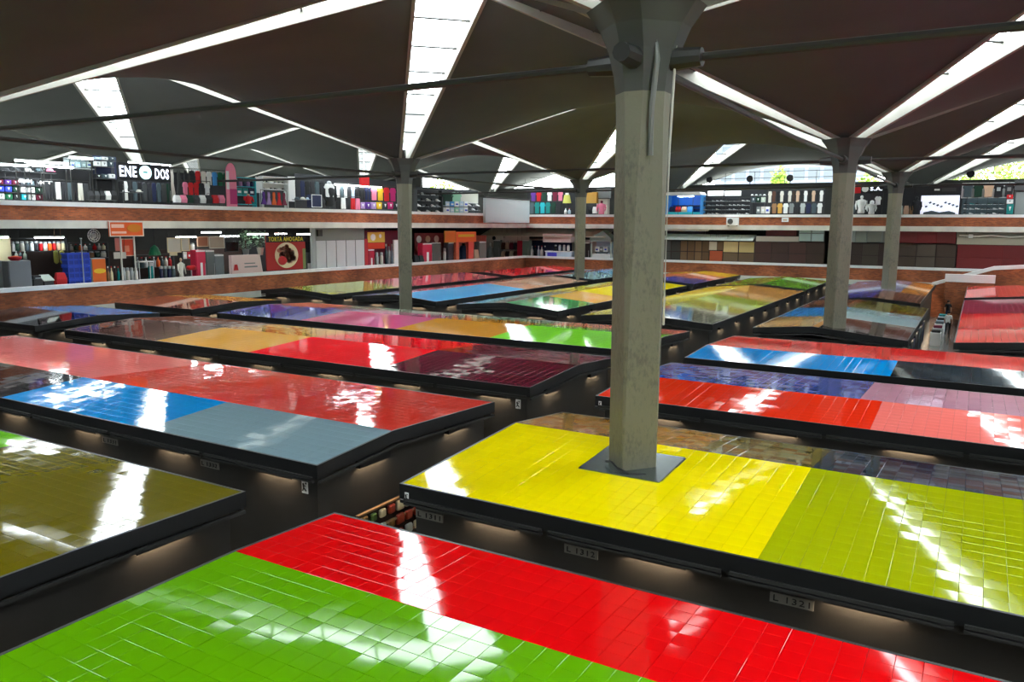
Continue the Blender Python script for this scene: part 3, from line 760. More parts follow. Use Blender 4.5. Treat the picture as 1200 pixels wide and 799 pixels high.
def small_row(kind, side, d, u0, v0, u1, v1, n, cols, place, zfloor=None, abs_=None):
    """a row of small goods: shoes, caps, bottles, boxes, bags, folded clothes"""
    st = (u1 - u0) / n
    if abs_ is None:
        loc, rz, w, h = spot(side, d, u0, v0, u1, v1, zfloor); f = floor_of(loc[2])
        if loc[2] - f > .1 and zfloor != 3.72 and not (side == 'F' and 'booth' in place):
            t = thing('display_ledge', 'ledge under the %s row %s' % (kind, place), 'ledge', (loc[0], loc[1], f), rz)
            mb = MB(); mb.box(-w/2, w/2, -.02, .34, loc[2]-f-.045, loc[2]-f-.001); mb.build('board', km('dark grey', .5), t)
            for s in (-1, 1):
                mb = MB(); mb.box(s*w*.42-.02, s*w*.42+.02, .14, .2, 0, loc[2]-f-.046); mb.build('post', km('dark grey', .5), t)
    for i in range(n):
        c = cols[i % len(cols)]; uc = u0 + (i+.5)*st
        if abs_ is None: loc, rz, w, h = spot(side, d, uc - st*.42, v0, uc + st*.42, v1, zfloor)
        else:
            l0, w0, z_, h, fa, fe = abs_; w0 -= .08; s_ = -w0/2 + w0*(fa + (fe-fa)*(i+.5)/n); w = w0*(fe-fa)/n*.86
            loc = (XL - d, l0[1] + s_, z_) if side == 'L' else (l0[0] + s_, YF + d, z_); rz = PI/2 if side == 'L' else 0
        mb = MB(); lab = '%s %s, %s from left %s' % (c, kind, ORD[i], place); g = kind + ' ' + place
        yo = .12 if kind in ('shoe', 'cap', 'bottle', 'jar') else 0
        loc = (loc[0] - yo, loc[1], loc[2]) if side == 'L' else (loc[0], loc[1] + yo, loc[2])
        if kind == 'shoe':
            w = min(w, h*2.2); mb = shoe_mesh(w, c); o = mb.build('shoe', km(c), None, loc, rz)
            s = MB(); s.cbox(-w*.5, w*.5, -w*.17, w*.17, .0, .03, .01); s.build('sole', km('white' if c != 'white' else 'grey'), o)
            tag(o, lab, 'shoe', g)
        elif kind == 'cap':
            r = min(w*.4, h*.8); mb.lathe([(r, 0), (r*.98, r*.35), (r*.8, r*.75), (r*.4, r*.98), (r*.05, r*1.03)], 12)
            o = mb.build('cap', km(c, .85), None, loc, rz, True); s = MB(); s.prism_y([(-r*.8, 0), (r*.8, 0), (r*.75, .025), (-r*.75, .025)], -r*1.6, -r*.6); s.build('visor', km(c, .8), o)
            tag(o, lab, 'cap', g)
        elif kind == 'bottle':
            r = min(w*.45, .16); mb.lathe([(r, 0), (r, h*.55), (r*.9, h*.62), (r*.35, h*.75), (r*.32, h*.9)], 10)
            o = mb.build('bottle', km(c, .25), None, loc, rz, True); s = MB(); s.lathe([(r*.4, h*.9), (r*.4, h)], 8); s.build('bottle_cap', km('red' if i % 2 else 'white'), o)
            tag(o, lab, 'bottle', g)
        elif kind == 'jar':
            r = min(w*.48, .16); mb.lathe([(r*.9, 0), (r, h*.08), (r, h*.72), (r*.75, h*.82)], 12)
            o = mb.build('jar', km(c, .25), None, loc, rz, True); s = MB(); s.lathe([(r*.8, h*.82), (r*.8, h), (r*.5, h*1.02)], 12); s.build('lid', km('silver', .3), o)
            tag(o, lab, 'jar', g)
        elif kind == 'bag':
            mb.loft([[(-w/2, 0, 0), (w/2, 0, 0), (w/2, .25, 0), (-w/2, .25, 0)], [(-w*.52, -.04, h*.4), (w*.52, -.04, h*.4), (w*.52, .28, h*.4), (-w*.52, .28, h*.4)], [(-w*.4, .05, h*.78), (w*.4, .05, h*.78), (w*.4, .2, h*.78), (-w*.4, .2, h*.78)]])
            o = mb.build('bag', km(c, .7), None, loc, rz); s = MB(); s.tube([(-w*.22, .12, h*.76), (-w*.18, .12, h*.97), (w*.18, .12, h*.97), (w*.22, .12, h*.76)], .015, 5); s.build('bag_handle', km('black'), o)
            tag(o, lab, 'bag', g)
        elif kind == 'folded shirt':
            mb.cbox(-w/2, w/2, 0, .28, 0, h, .03); o = mb.build('folded_shirt', km(c, .9), None, loc, rz)
            s = MB(); s.prism_y([(-w*.18, h*.75), (w*.18, h*.75), (0, h*.3)], -.012, -.001); s.build('collar', km('white' if c != 'white' else 'grey', .9), o)
            tag(o, lab, 'shirt', g)
        else:
            mb.cbox(-w/2, w/2, 0, .3, 0, h, .01); o = mb.build('carton', km(c, .7), None, loc, rz)
            s = MB(); s.box(-w*.3, w*.3, -.006, -.0005, h*.3, h*.6); s.build('sticker', km('white' if c != 'white' else 'blue', .6), o)
            tag(o, lab, 'box', g)
def sign(side, d, box, c, label, frame='white', zs=()):
    return panel('sign', side, d, box, c, label, 'sign', .06, None, frame)
def mannequin(side, d, box, skin, top, label, bottom=None, zfloor=None, hood=False):
    loc, rz, w, h = spot(side, d, *box, zfloor)
    t = thing('mannequin', label, 'mannequin', loc, rz)
    mb = MB()
    prof = [(0, .30, .16), (.08, .34, .19), (.3, .27, .15), (.55, .40, .19), (.68, .46, .18), (.75, .34, .14), (.79, .10, .09), (.83, .09, .09)]
    mb.loft([[(w*a*math.cos(k*PI/5), w*bq*math.sin(k*PI/5), h*z) for k in range(10)] for z, a, bq in prof]); mb.build('torso', km(top, .85), t, smooth=True)
    mb = MB(); mb.lathe([(w*.05, h*.8), (w*.12, h*.84), (w*.15, h*.91), (w*.12, h*.97), (w*.04, h)], 12); mb.build('head', km(skin, .5), t, smooth=True)
    for s in (-1, 1):
        mb = MB(); mb.tube([(s*w*.42, 0, h*.7), (s*w*.5, -.03, h*.45), (s*w*.42, -.16, h*.22)], [w*.11, w*.09, w*.06], 8); mb.build('arm', km(top, .85), t, smooth=True)
    fz = (floor_of(loc[2]) if zfloor is None else zfloor) - loc[2]; mb = MB(); mb.tube([(0, 0, fz), (0, 0, fz+.04)], w*.3, 12); mb.tube([(0, 0, fz+.04), (0, 0, .02)], .03, 6); mb.build('stand', km('dark grey', .4), t)
    if hood:
        mb = MB(); mb.lathe([(w*.2, h*.78), (w*.24, h*.86), (w*.2, h*.97), (w*.06, h*1.03)], 12, 0, .05); mb.build('hood', km(top, .85), t, smooth=True)
    return t

# ---------------- upper left gallery
U = 'L'
def back_wall(side, d, box, c, label):
    panel('display_wall', side, d, box, c, label, 'partition', .1)
back_wall(U, 3.2, (-60, 196, 136, 237), 'black', 'black display wall of the stall at the left edge, upper gallery')
tube_light(U, 1.6, (17, 185, 50, 190), 'upper fluorescent tube over the black stall at the left edge')
tube_light(U, 1.6, (50, 187, 79, 192), 'second fluorescent tube over the black stall at the left edge')
tube_light(U, 1.4, (-20, 189, 32, 194), 'lower fluorescent tube at the very left edge of the upper gallery')
tube_light(U, 1.4, (32, 191, 86, 196), 'lower fluorescent tube left of the glass showcase')
tube_light(U, 2.4, (22, 210, 37, 213), 'short tube light above the white folded shirts')
tube_light(U, 2.4, (47, 212, 61, 215), 'short tube light over the dark trousers at the left')
tube_light(U, 1.5, (81, 182, 109, 186), 'tube light on top of the glass showcase')
tube_light(U, 1.5, (150, 189, 200, 193), 'long tube light above the black shop sign with white letters')
small_row('cap', U, 2.6, 2, 196, 66, 201, 5, ['charcoal', 'dark grey', 'white', 'slate', 'pink'], 'on the top ledge of the black stall')
sh = shelf(U, 2.5, (-4, 208, 52, 234), 'charcoal', 3, 'charcoal shelf of folded shirts at the left edge, upper gallery')
stock(sh, 0, 'folded shirt', ['maroon', 'purple', 'maroon', 'charcoal', 'slate', 'charcoal'], 'on the top shelf at the left edge', .6)
stock(sh, 1, 'folded shirt', ['blue', 'blue', 'dark green', 'white', 'white', 'dark green'], 'on the middle shelf at the left edge')
stock(sh, 2, 'folded shirt', ['white', 'green', 'charcoal', 'turquoise', 'white', 'maroon'], 'on the bottom shelf at the left edge')
rail(U, 2.2, 52, 214, 104, 234, 8, ['charcoal', 'black', 'white', 'charcoal', 'slate', 'black', 'offwhite', 'dark grey'], 'the trousers rail left of the letter sign', 'pants')
# glass showcase
loc, rz, w, h = spot(U, 1.8, 80, 185, 110, 198)
t = thing('showcase', 'lit glass showcase high up left of the black letter sign', 'showcase', loc, rz)
mb = MB(); mb.box(-w/2, w/2, 0, .5, 0, .06); mb.box(-w/2, w/2, 0, .5, h-.06, h); mb.build('frame', km('grey', .4), t)
mb = MB(); mb.box(-w/2+.02, w/2-.02, .46, .49, .06, h-.06); mb.build('back_panel', km('silver', .5), t)
mb = MB(); mb.box(-w/2+.02, w/2-.02, 0, .01, .06, h-.06); mb.build('pane', M_GLASS, t)
small_row('carton', U, 2.0, 82, 190, 108, 196, 4, ['white', 'pale blue', 'silver', 'white'], 'inside the lit glass showcase')
back_wall(U, 3.0, (110, 183, 137, 210), 'navy', 'dark navy display board left of the black letter sign')
small_row('folded shirt', U, 2.5, 111, 184, 136, 187.5, 3, ['pale blue', 'white', 'slate'], 'at the top of the dark navy board')
small_row('folded shirt', U, 2.5, 111, 189, 134, 195, 3, ['white', 'white', 'slate'], 'in the middle of the dark navy board')
small_row('folded shirt', U, 2.5, 112, 204, 136, 209, 3, ['charcoal', 'slate', 'white'], 'at the foot of the dark navy board')
small_row('bag', U, 1.6, 104, 221, 137, 234, 5, ['charcoal', 'dark grey', 'black', 'white', 'black'], 'on the ledge below the dark navy board')
# sign with letters and a disc
o, w, h = panel('shop_sign', U, 1.3, (138, 192, 200, 212), 'black', 'black shop sign with white letters and a round white emblem', 'sign', .12)
ML = mat('lit_letters', (240, 244, 255), .5, emit=(225, 235, 255), estr=1.6)
lettering('letters', 'ENE', 1, ML, o, (-w*.315, -.02, h*.5), w*.31, h*.62, True)
lettering('letters', 'DOS', 1, ML, o, (w*.32, -.02, h*.47), w*.27, h*.62, True)
mb = MB(); mb.disc_y(w*.005, h*.5, h*.4, -.03, -.002, 28); mb.build('round_emblem', mat('emblem_pale', (190, 225, 228), .5, emit=(190, 228, 232), estr=1.1), o)
mb = MB(); mb.box(-w*.04, w*.04, -.034, -.031, h*.47, h*.55); mb.build('emblem_print', km('teal'), o)
back_wall(U, 3.0, (138, 212, 201, 239), 'charcoal', 'charcoal back wall under the black letter sign')
rail(U, 2.3, 139, 213.5, 200, 236, 11, ['black', 'white', 'charcoal', 'slate', 'black', 'dark grey', 'charcoal', 'navy', 'slate', 'dark grey', 'dark green'], 'the rail under the black letter sign', 'shirt')
small_row('cap', U, 1.5, 144, 219, 168, 225, 3, ['white', 'charcoal', 'offwhite'], 'below the black letter sign')
# colourful stall
back_wall(U, 3.4, (201, 205, 300, 240), 'charcoal', 'dark back wall of the colourful stall right of the letter sign')
rail(U, 2.4, 198, 199, 222, 236, 3, ['offwhite', 'dark grey', 'charcoal'], 'the scarf rail right of the letter sign', 'dress')
rail(U, 1.9, 222, 201, 268, 217, 7, ['charcoal', 'red', 'offwhite', 'white', 'sky blue', 'green', 'green'], 'the upper colourful stall rail', 'shirt')
rail(U, 1.5, 214, 214, 246, 229, 5, ['pink', 'red', 'red', 'charcoal', 'white'], 'the middle rail of the colourful stall', 'shirt')
small_row('bag', U, 1.2, 205, 226, 264, 238, 8, ['white', 'pink', 'dark green', 'dark grey', 'white', 'charcoal', 'red', 'pink'], 'on the floor of the colourful stall')
loc, rz, w, h = spot(U, 1.3, 265, 191, 277, 228, FLOOR3)
t = thing('body_board', 'tall rounded pink and white board standing in the colourful stall', 'board', loc, rz)
mb = MB(); n = 14; ol = [(-w/2, 0), (w/2, 0), (w/2, h*.8)] + [(w/2*math.cos(a*PI/n), h*.8 + h*.2*math.sin(a*PI/n)) for a in range(1, n)] + [(-w/2, h*.8)]
mb.prism_y(ol, 0, .08); mb.build('board', km('pink', .4), t)
mb = MB(); mb.box(-w/2-.005, -w*.22, -.01, -.001, h*.55, h*.86); mb.build('white_stripe', km('white', .4), t)
mb = MB(); mb.box(-w*.2, w/2, -.01, -.001, h*.3, h*.56); mb.build('magenta_field', km('magenta', .4), t)
sh = shelf(U, 1.6, (277, 208, 300, 239), 'turquoise', 3, 'turquoise framed shelf stand on the upper gallery')
stock(sh, 0, 'bottle', ['navy', 'lilac', 'navy', 'lilac', 'navy'], 'on the top of the turquoise stand')
stock(sh, 1, 'carton', ['teal', 'teal', 'navy'], 'in the middle of the turquoise stand')
mannequin(U, 1.0, (286, 227, 296, 239), 'beige', 'red', 'small red and beige doll mannequin in front of the turquoise stand')
# white shelf stall
sh = shelf(U, 2.2, (308, 207, 337, 222), 'white', 2, 'white wall shelf of dark shoes, upper gallery', back='offwhite')
stock(sh, 0, 'shoe', ['black', 'charcoal', 'white', 'black', 'slate', 'charcoal'], 'high on the white wall shelf')
stock(sh, 1, 'shoe', ['charcoal', 'offwhite', 'black', 'dark grey', 'white', 'black'], 'low on the white wall shelf')
panel('side_panel', U, 1.9, (300, 207, 307, 226), 'white', 'white panel at the left end of the shoe shelf', 'panel')
panel('side_panel', U, 1.9, (338, 207, 346, 236), 'white', 'taller white panel at the right end of the shoe shelf', 'panel')
back_wall(U, 3.2, (301, 222, 345, 242), 'charcoal', 'dark wall below the white shoe shelf')
rail(U, 1.5, 306, 225, 336, 240, 5, ['purple', 'lilac', 'orange', 'red', 'maroon'], 'the low rail below the white shoe shelf', 'dress')
back_wall(U, 3.4, (346, 208, 470, 246), 'charcoal', 'long dark back wall of the jersey stall left of the slim column')
rail(U, 2.2, 346, 212, 380, 231, 6, ['charcoal', 'navy', 'black', 'charcoal', 'slate', 'black'], 'the dark rail right of the white shoe shelf', 'shirt')
small_row('cap', U, 1.4, 346, 228, 366, 234, 3, ['slate', 'offwhite', 'pale blue'], 'on the ledge right of the white shoe shelf')
panel('crate_box', U, 1.1, (365, 228, 377, 243), 'navy', 'navy box with a white rim on the upper gallery ledge', 'box', .5, None, 'white')
mannequin(U, 1.2, (379, 212, 393, 242), 'silver', 'black', 'tall mannequin in black and white clothes left of the jersey rail')
garment('jacket', U, 1.05, (380, 215, 392, 231), 'white', 'white jacket shown in front of the tall mannequin')
rail(U, 1.8, 394, 216, 420, 232, 6, ['white', 'slate', 'white', 'charcoal', 'pale blue', 'black'], 'the striped jersey rail', 'shirt')
rail(U, 1.4, 394, 232, 422, 245, 5, ['black', 'white', 'charcoal', 'red', 'pink'], 'the low rail below the jerseys', 'pants')
tube_light(U, 1.6, (392, 214.5, 447, 218.5), 'tube light above the striped jersey rail')
rail(U, 1.7, 420, 219, 464, 235, 6, ['black', 'navy', 'pink', 'yellow', 'red', 'magenta'], 'the bright rail left of the slim column', 'shirt', ov=1.1)
small_row('folded shirt', U, 1.4, 422, 237, 468, 245, 7, ['lilac', 'purple', 'lilac', 'yellow', 'dark grey', 'magenta', 'charcoal'], 'on the ledge left of the slim column')
panel('lantern_box', U, 1.5, (424, 206, 433, 218), 'red', 'small red box sign above the bright rail', 'sign', .3)
# right of the slim column
back_wall(U, 3.2, (488, 221, 560, 252), 'charcoal', 'dark wall of the shoe stall right of the slim column')
sh = shelf(U, 2.2, (489, 222, 518, 249), 'dark grey', 4, 'dark shoe rack right of the slim column')
for r in range(4):
    stock(sh, r, 'shoe', [['black', 'silver', 'charcoal', 'white', 'black'], ['slate', 'black', 'offwhite', 'black', 'white'], ['white', 'charcoal', 'black', 'white', 'silver'], ['offwhite', 'black', 'silver', 'charcoal', 'white']][r], 'on the %s tier of the shoe rack' % ORD[r])
garment('jacket', U, 1.4, (518, 225, 532, 241), 'dark green', 'dark green jacket hanging beside the shoe rack')
garment('shirt', U, 1.4, (528, 225, 541, 240), 'light green', 'pale mint shirt right of the dark green jacket')
panel('display_board', U, 1.8, (540, 226, 560, 238), 'offwhite', 'off white display board beside the grey metal box', 'board', .06, None, 'white')
small_row('carton', U, 1.3, 522, 236, 549, 242, 5, ['pale blue', 'sky blue', 'white', 'pale blue', 'white'], 'upper row left of the grey metal box')
small_row('carton', U, 1.3, 522, 243, 549, 249, 5, ['white', 'pale blue', 'light green', 'pale blue', 'white'], 'lower row left of the grey metal box')
small_row('shoe', U, 1.2, 549, 238, 563, 241.5, 3, ['white', 'charcoal', 'white'], 'high beside the grey metal box')
small_row('shoe', U, 1.2, 549, 243, 563, 246.5, 3, ['charcoal', 'white', 'black'], 'low high beside the grey metal box')
# grey metal box at the corner of the gallery
p0 = on_x(566, 238, XL + .12); p1 = on_y(618, 238, YF - .12); wd_ = math.hypot(p1.x-p0.x, p1.y-p0.y)
t = thing('metal_box', 'large pale grey metal clad box at the corner of the upper gallery', 'metal box', ((p0.x+p1.x)/2, (p0.y+p1.y)/2, 7.5), math.atan2(p1.y - p0.y, p1.x - p0.x))
mb = MB(); mb.cbox(-wd_/2, wd_/2, -.3, 0, 0, 2.5, .03); mb.build('body', km((205,212,214), .45), t)
mb = MB(); mb.box(-wd_/2-.06, wd_/2+.06, -.36, .05, 2.501, 2.62); mb.build('lid', km('dark grey', .5), t)
for k in range(3):
    mb = MB(); mb.box(-wd_/2+.04+k*wd_/3, -wd_/2-.04+(k+1)*wd_/3, -.312, -.3005, .05, 2.45); mb.build('front_panel', km((196,206,208), .45), t)

# ---------------- upper far gallery
V = 'F'
back_wall(V, 3.4, (618, 222, 714, 254), 'charcoal', 'dark back wall of the stalls left of the main pillar, far gallery')
rail(V, 2.0, 622, 224, 660, 236, 6, ['purple', 'red', 'dark green', 'white', 'maroon', 'pink'], 'the top rail right of the grey box', 'shirt', ov=1.1)
rail(V, 1.6, 620, 237, 658, 250, 6, ['slate', 'teal', 'turquoise', 'teal', 'dark green', 'charcoal'], 'the low rail right of the grey box', 'shirt')
loc, rz, w, h = spot(V, 1.6, 660, 226, 669, 238); t = thing('lamp_stand', 'yellow green lampshade shaped stand left of the small column', 'lamp', loc, rz)
mb = MB(); mb.lathe([(w*.5, 0), (w*.32, h*.8)], 16); mb.build('shade', km((190,190,90)), t); mb = MB(); mb.lathe([(w*.2, h*.8), (w*.2, h)], 10); mb.build('top', km('white'), t); prop(t, loc[2], .1, -.03)
small_row('bottle', V, 1.0, 660, 244, 669, 251, 2, ['white', 'pale blue'], 'beside the small distant column')
panel('box_sign', V, 1.6, (684, 225, 699, 238), 'gold', 'gold box sign right of the small distant column', 'sign', .5)
panel('box_sign', V, 2.0, (699, 221, 714, 232), 'grey', 'grey box high up beside the main pillar', 'box', .5)
panel('display_wall', V, 2.2, (699, 233, 714, 251), 'offwhite', 'pale display panel behind the pink mannequin', 'partition', .06)
mannequin(V, 1.2, (700, 235, 710, 251), 'maroon', 'pink', 'small mannequin in a pink dress beside the main pillar')
small_row('bag', V, 1.2, 684, 240, 699, 250, 3, ['charcoal', 'black', 'white'], 'under the gold box sign')
# blue booth
loc, rz, w, h = spot(V, 1.4, 781, 225, 821, 252, FLOOR3)
t = thing('blue_booth', 'bright blue booth with a white canopy right of the main pillar', 'booth', loc, rz)
mb = MB(); mb.box(-w/2, w/2, 1.5, 1.6, 0, h-.3); mb.build('back_wall', km('bright blue', .5), t)
for s in (-1, 1):
    mb = MB(); mb.box(s*w/2-.05, s*w/2+.05, 0, 1.49, 0, h-.3); mb.build('side_wall', km('sky blue', .5), t)
mb = MB(); mb.prism_y([(-w/2-.1, h-.3), (w/2+.1, h-.3), (w/2-.1, h), (-w/2+.1, h)], -.2, 1.7); mb.build('canopy', km('white', .5), t)
mb = MB(); mb.box(-w/2+.06, w/2-.06, .1, .6, 0, 1.3); mb.build('counter', km('turquoise', .5), t)
mb = MB(); mb.box(-w*.4, w*.42, 1.1, 1.49, 1.9, 2.0); mb.box(-w*.4, w*.42, 1.1, 1.49, 1.55, 1.62); mb.build('shelf_boards', km('navy', .5), t)
small_row('bag', V, 1.8, 784, 240, 812, 249, 4, ['navy', 'red', 'beige', 'sky blue'], 'on the counter of the blue booth')
tube_light(V, 1.2, (794, 228.5, 813, 230.5), 'tube light under the white canopy of the blue booth')
# dark shoe shop
back_wall(V, 3.4, (822, 222, 966, 254), 'charcoal', 'dark back wall of the shoe shop between the main pillar and the flared column')
for (a, e, nm) in ((829, 848, 'left'), (849, 868, 'right')):
    loc, rz, w, h = spot(V, 1.4, a, 223.5, e, 229.5); mb = MB(); mb.cbox(-w/2, w/2, 0, .25, 0, h, .03)
    o = tag(mb.build('light_box', M_WHITE, None, loc, rz), '%s white light box over the dark shoe shop' % nm, 'light'); prop(o, loc[2], w, .1)
    mb = MB(); mb.box(-w/2+.05, w/2-.05, -.015, -.001, .05, h-.05); mb.build('diffuser', mat('soft_lightbox', (240,246,250), .5, emit=(235,245,255), estr=1.3), o)
sh = shelf(V, 2.2, (823, 231, 879, 251), 'dark grey', 4, 'dark shelf of shoes under the two light boxes')
for r in range(4):
    stock(sh, r, 'shoe', [['slate', 'charcoal', 'silver', 'white', 'white', 'slate', 'black', 'charcoal', 'black', 'white', 'silver'], ['charcoal', 'silver', 'slate', 'white', 'silver', 'black', 'white', 'white', 'white', 'silver', 'black'], ['silver', 'black', 'slate', 'offwhite', 'black', 'charcoal', 'silver', 'silver', 'black', 'white', 'slate'], ['black', 'silver', 'silver', 'white', 'charcoal', 'slate', 'charcoal', 'black', 'silver', 'black', 'white']][r], 'on %s shelf under the two light boxes' % ORD[r])
small_row('cap', V, 1.8, 879, 223.5, 898, 229, 4, ['white', 'white', 'silver', 'white'], 'high up right of the two light boxes')
small_row('folded shirt', V, 1.5, 880, 231, 897, 237, 3, ['slate', 'dark green', 'pale green'], 'right of the dark shoe shelf')
small_row('carton', V, 1.2, 886, 242, 902, 250, 3, ['grey', 'offwhite', 'white'], 'at the foot right of the dark shoe shelf')
rail(V, 1.8, 900, 223.5, 965, 237, 14, ['offwhite', 'brown', 'black', 'offwhite', 'charcoal', 'offwhite', 'dark brown', 'beige', 'black', 'white', 'black', 'beige', 'black', 'white'], 'the long rail left of the flared column', 'shirt', ov=1.3)
rail(V, 1.4, 904, 238, 964, 250, 9, ['tan', 'gold', 'white', 'grey', 'charcoal', 'silver', 'navy', 'slate', 'white'], 'the low rail left of the flared column', 'shirt', ov=1.1)
# black shop right of the flared column
back_wall(V, 3.2, (990, 214, 1050, 254), 'black', 'black shop wall between the two flared columns')
o, w, h = panel('shop_sign', V, 1.6, (994, 216, 1040, 226.5), 'black', 'black shop sign with a red square and a white disc between the flared columns', 'sign', .1)
mb = MB(); mb.box(-w*.36, -w*.17, -.02, -.001, 0.02, h*.95); mb.build('red_square', km('red', .4), o)
mb = MB(); mb.disc_y(-w*.06, h*.5, h*.36, -.02, -.001, 20); mb.build('white_disc', km('white', .4), o)
lettering('letters', 'S.A.', 1, ML, o, (w*.22, -.02, h*.5), w*.3, h*.4, True)
lettering('letters', 'A', 1, ML, o, (-w*.43, -.02, h*.4), w*.07, h*.4, True)
mannequin(V, 1.4, (1003, 229, 1016, 250), 'white', 'white', 'white mannequin in a jacket below the red square sign')
mannequin(V, 1.2, (1016, 235, 1027, 251), 'grey', 'white', 'hooded white mannequin beside the jacket mannequin', hood=True)
garment('shirt', V, 1.5, (1025, 230, 1033, 240), 'white', 'white shirt hanging next to the distant flared column')
small_row('bag', V, 1.3, 995, 238, 1003, 250, 1, ['slate'], 'left of the white jacket mannequin')
# right part
back_wall(V, 3.4, (1050, 216, 1127, 254), 'charcoal', 'dark shop wall right of the distant flared column')
small_row('bag', V, 1.3, 1052, 238, 1072, 251, 3, ['pale green', 'beige', 'tan'], 'right of the distant flared column')
mannequin(V, 1.2, (1068, 230, 1080, 251), 'black', 'charcoal', 'black mannequin left of the white lit banner')
o, w, h = panel('shop_sign', V, 1.6, (1072, 217, 1125, 227.5), 'charcoal', 'long dark shop sign over the white lit banner', 'sign', .1, None, 'black')
mb = MB(); mb.box(-w*.06, w*.06, -.02, -.001, h*.4, h*.6); mb.build('white_print', km('white'), o)
mb = MB(); mb.box(w*.1, w*.42, -.02, -.001, h*.3, h*.7); mb.build('grey_print', km('dark grey'), o)
o, w, h = panel('banner', V, 1.5, (1079, 229, 1124, 251), 'white', 'white lit banner with dark wavy print near the right edge', 'banner', .08)
o.data.materials[0] = mat('lit_banner', (225, 228, 240), .5, emit=(225, 230, 250), estr=.55)
mb = MB()
for k in range(9):
    x = -w*.4 + k*w*.1; z = h*(.42 + .07*((k*3) % 4)); mb.prism_y([(x, z), (x+w*.06, z+h*.06), (x+w*.09, z), (x+w*.04, z-h*.08)], -.012, -.001)
mb.prism_y([(-w*.42, h*.1), (-w*.2, h*.2), (0, h*.1), (w*.25, h*.18), (w*.42, h*.08), (w*.42, h*.0), (-w*.42, h*.0)], -.012, -.001); mb.build('dark_print', km('slate'), o)
o, w, h = panel('display_board', V, 1.9, (1127, 214, 1189, 232), 'silver', 'pale grid board behind five t-shirts at the right', 'board', .06, None, 'white')
for i, (c, s, a) in enumerate([('slate', None, 1128), ('dark green', None, 1140.3), ('beige', None, 1152.3), ('black', 'silver', 1164), ('charcoal', 'grey', 1176.3)]):
    garment('shirt', V, 1.6, (a, 215, a+12.5, 231), c, '%s t-shirt, %s of five on the pale grid board' % (c, ORD[i]), 't-shirts on the pale grid board', s)
back_wall(V, 3.0, (1127, 232, 1200, 254), 'slate', 'slate coloured wall under the five t-shirts')
sh = shelf(V, 1.6, (1128, 234, 1178, 251), 'slate', 3, 'slate shelf of small goods under the five t-shirts')
for r in range(3):
    stock(sh, r, 'shoe', [['charcoal', 'teal', 'black', 'slate', 'dark green', 'black', 'charcoal'], ['white', 'silver', 'white', 'charcoal', 'black', 'silver', 'white'], ['black', 'white', 'slate', 'silver', 'charcoal', 'white', 'black']][r], 'on %s board under the five t-shirts' % ORD[r])
small_row('folded shirt', V, 1.2, 1179, 228, 1188, 233, 1, ['red'], 'on top of the pile at the right edge')
small_row('folded shirt', V, 1.2, 1179, 233.5, 1188, 238.5, 1, ['white'], 'in the middle of the pile at the right edge')
small_row('folded shirt', V, 1.2, 1179, 239, 1188, 251, 1, ['teal'], 'at the bottom of the pile at the right edge')
panel('shutter', V, 1.4, (1189, 224, 1240, 252), 'grey', 'grey shutter at the right edge of the far upper gallery', 'shutter', .1, None, 'dark grey')
panel('beam_box', V, 1.3, (1189, 211, 1240, 223), 'dark grey', 'dark lintel box over the grey shutter at the right edge', 'box', .5)
# ---------------- lower left gallery: food stands
D2 = 'L'
def wallp(side, d, box, c, label, zf=None): panel('partition', side, d, box, c, label, 'partition', .1, zfloor=zf)
panel('lit_panel', D2, 3.0, (-30, 279, 14, 306), 'cream', 'cream lit wall panel at the left edge of the lower gallery', 'panel')
tube_light(D2, 2.2, (-20, 275, 10, 279), 'tube light over the cream panel at the left edge')
panel('cabinet', D2, 1.2, (-20, 306, 8, 336), 'grey', 'plain grey metal cabinet at the left edge, lower gallery', 'cabinet', .9, None, None, .4, FLOOR2)
loc, rz, w, h = spot(D2, .6, 10, 305.5, 37, 333, FLOOR2)
t = thing('steel_cabinet', 'grey steel cabinet under the red bowl, lower gallery', 'cabinet', loc, rz)
mb = MB(); mb.cbox(-w/2, w/2, 0, .8, 0, h, .03); mb.build('body', km((104,108,112), .35), t)
mb = MB(); mb.box(-w/2+.05, w/2-.05, -.03, -.001, .3, h-.08); mb.build('door', km((112,116,120), .35), t)
loc, rz, w, h = spot(D2, .9, 10, 300.5, 25, 305.5); mb = MB(); mb.lathe([(w*.3, 0), (w*.48, h*.5), (w*.5, h), (w*.44, h), (w*.3, h*.3)], 18)
o = tag(mb.build('bowl', km('red', .35), None, (loc[0], loc[1], loc[2]), rz, True), 'wide red bowl on top of the grey steel cabinet', 'bowl')
mb = MB(); mb.lathe([(w*.4, h*.75), (w*.25, h*1.1), (w*.05, h*1.2)], 12); mb.build('fruit_heap', km('orange'), o)
sh = shelf(D2, 3.0, (13, 279, 79, 294), 'charcoal', 1, 'dark wall shelf of jars at the left, lower gallery')
stock(sh, 0, 'jar', ['white', 'dark green', 'offwhite', 'slate', 'white', 'charcoal'], 'at the left of the dark wall shelf', .75, 0, .5)
stock(sh, 0, 'jar', ['red', 'offwhite', 'orange', 'red', 'beige', 'cream'], 'at the right of the dark wall shelf', .7, .5, 1)
tube_light(D2, 2.6, (40, 275, 75, 279), 'tube light above the dark wall shelf of jars')
wallp(D2, 4.2, (13, 292, 126, 325), 'dark brown', 'dark brown back wall of the juice stand')
small_row('bottle', D2, 2.4, 18, 294, 33, 304, 3, ['pale green', 'slate', 'pale green'], 'below the dark wall shelf')
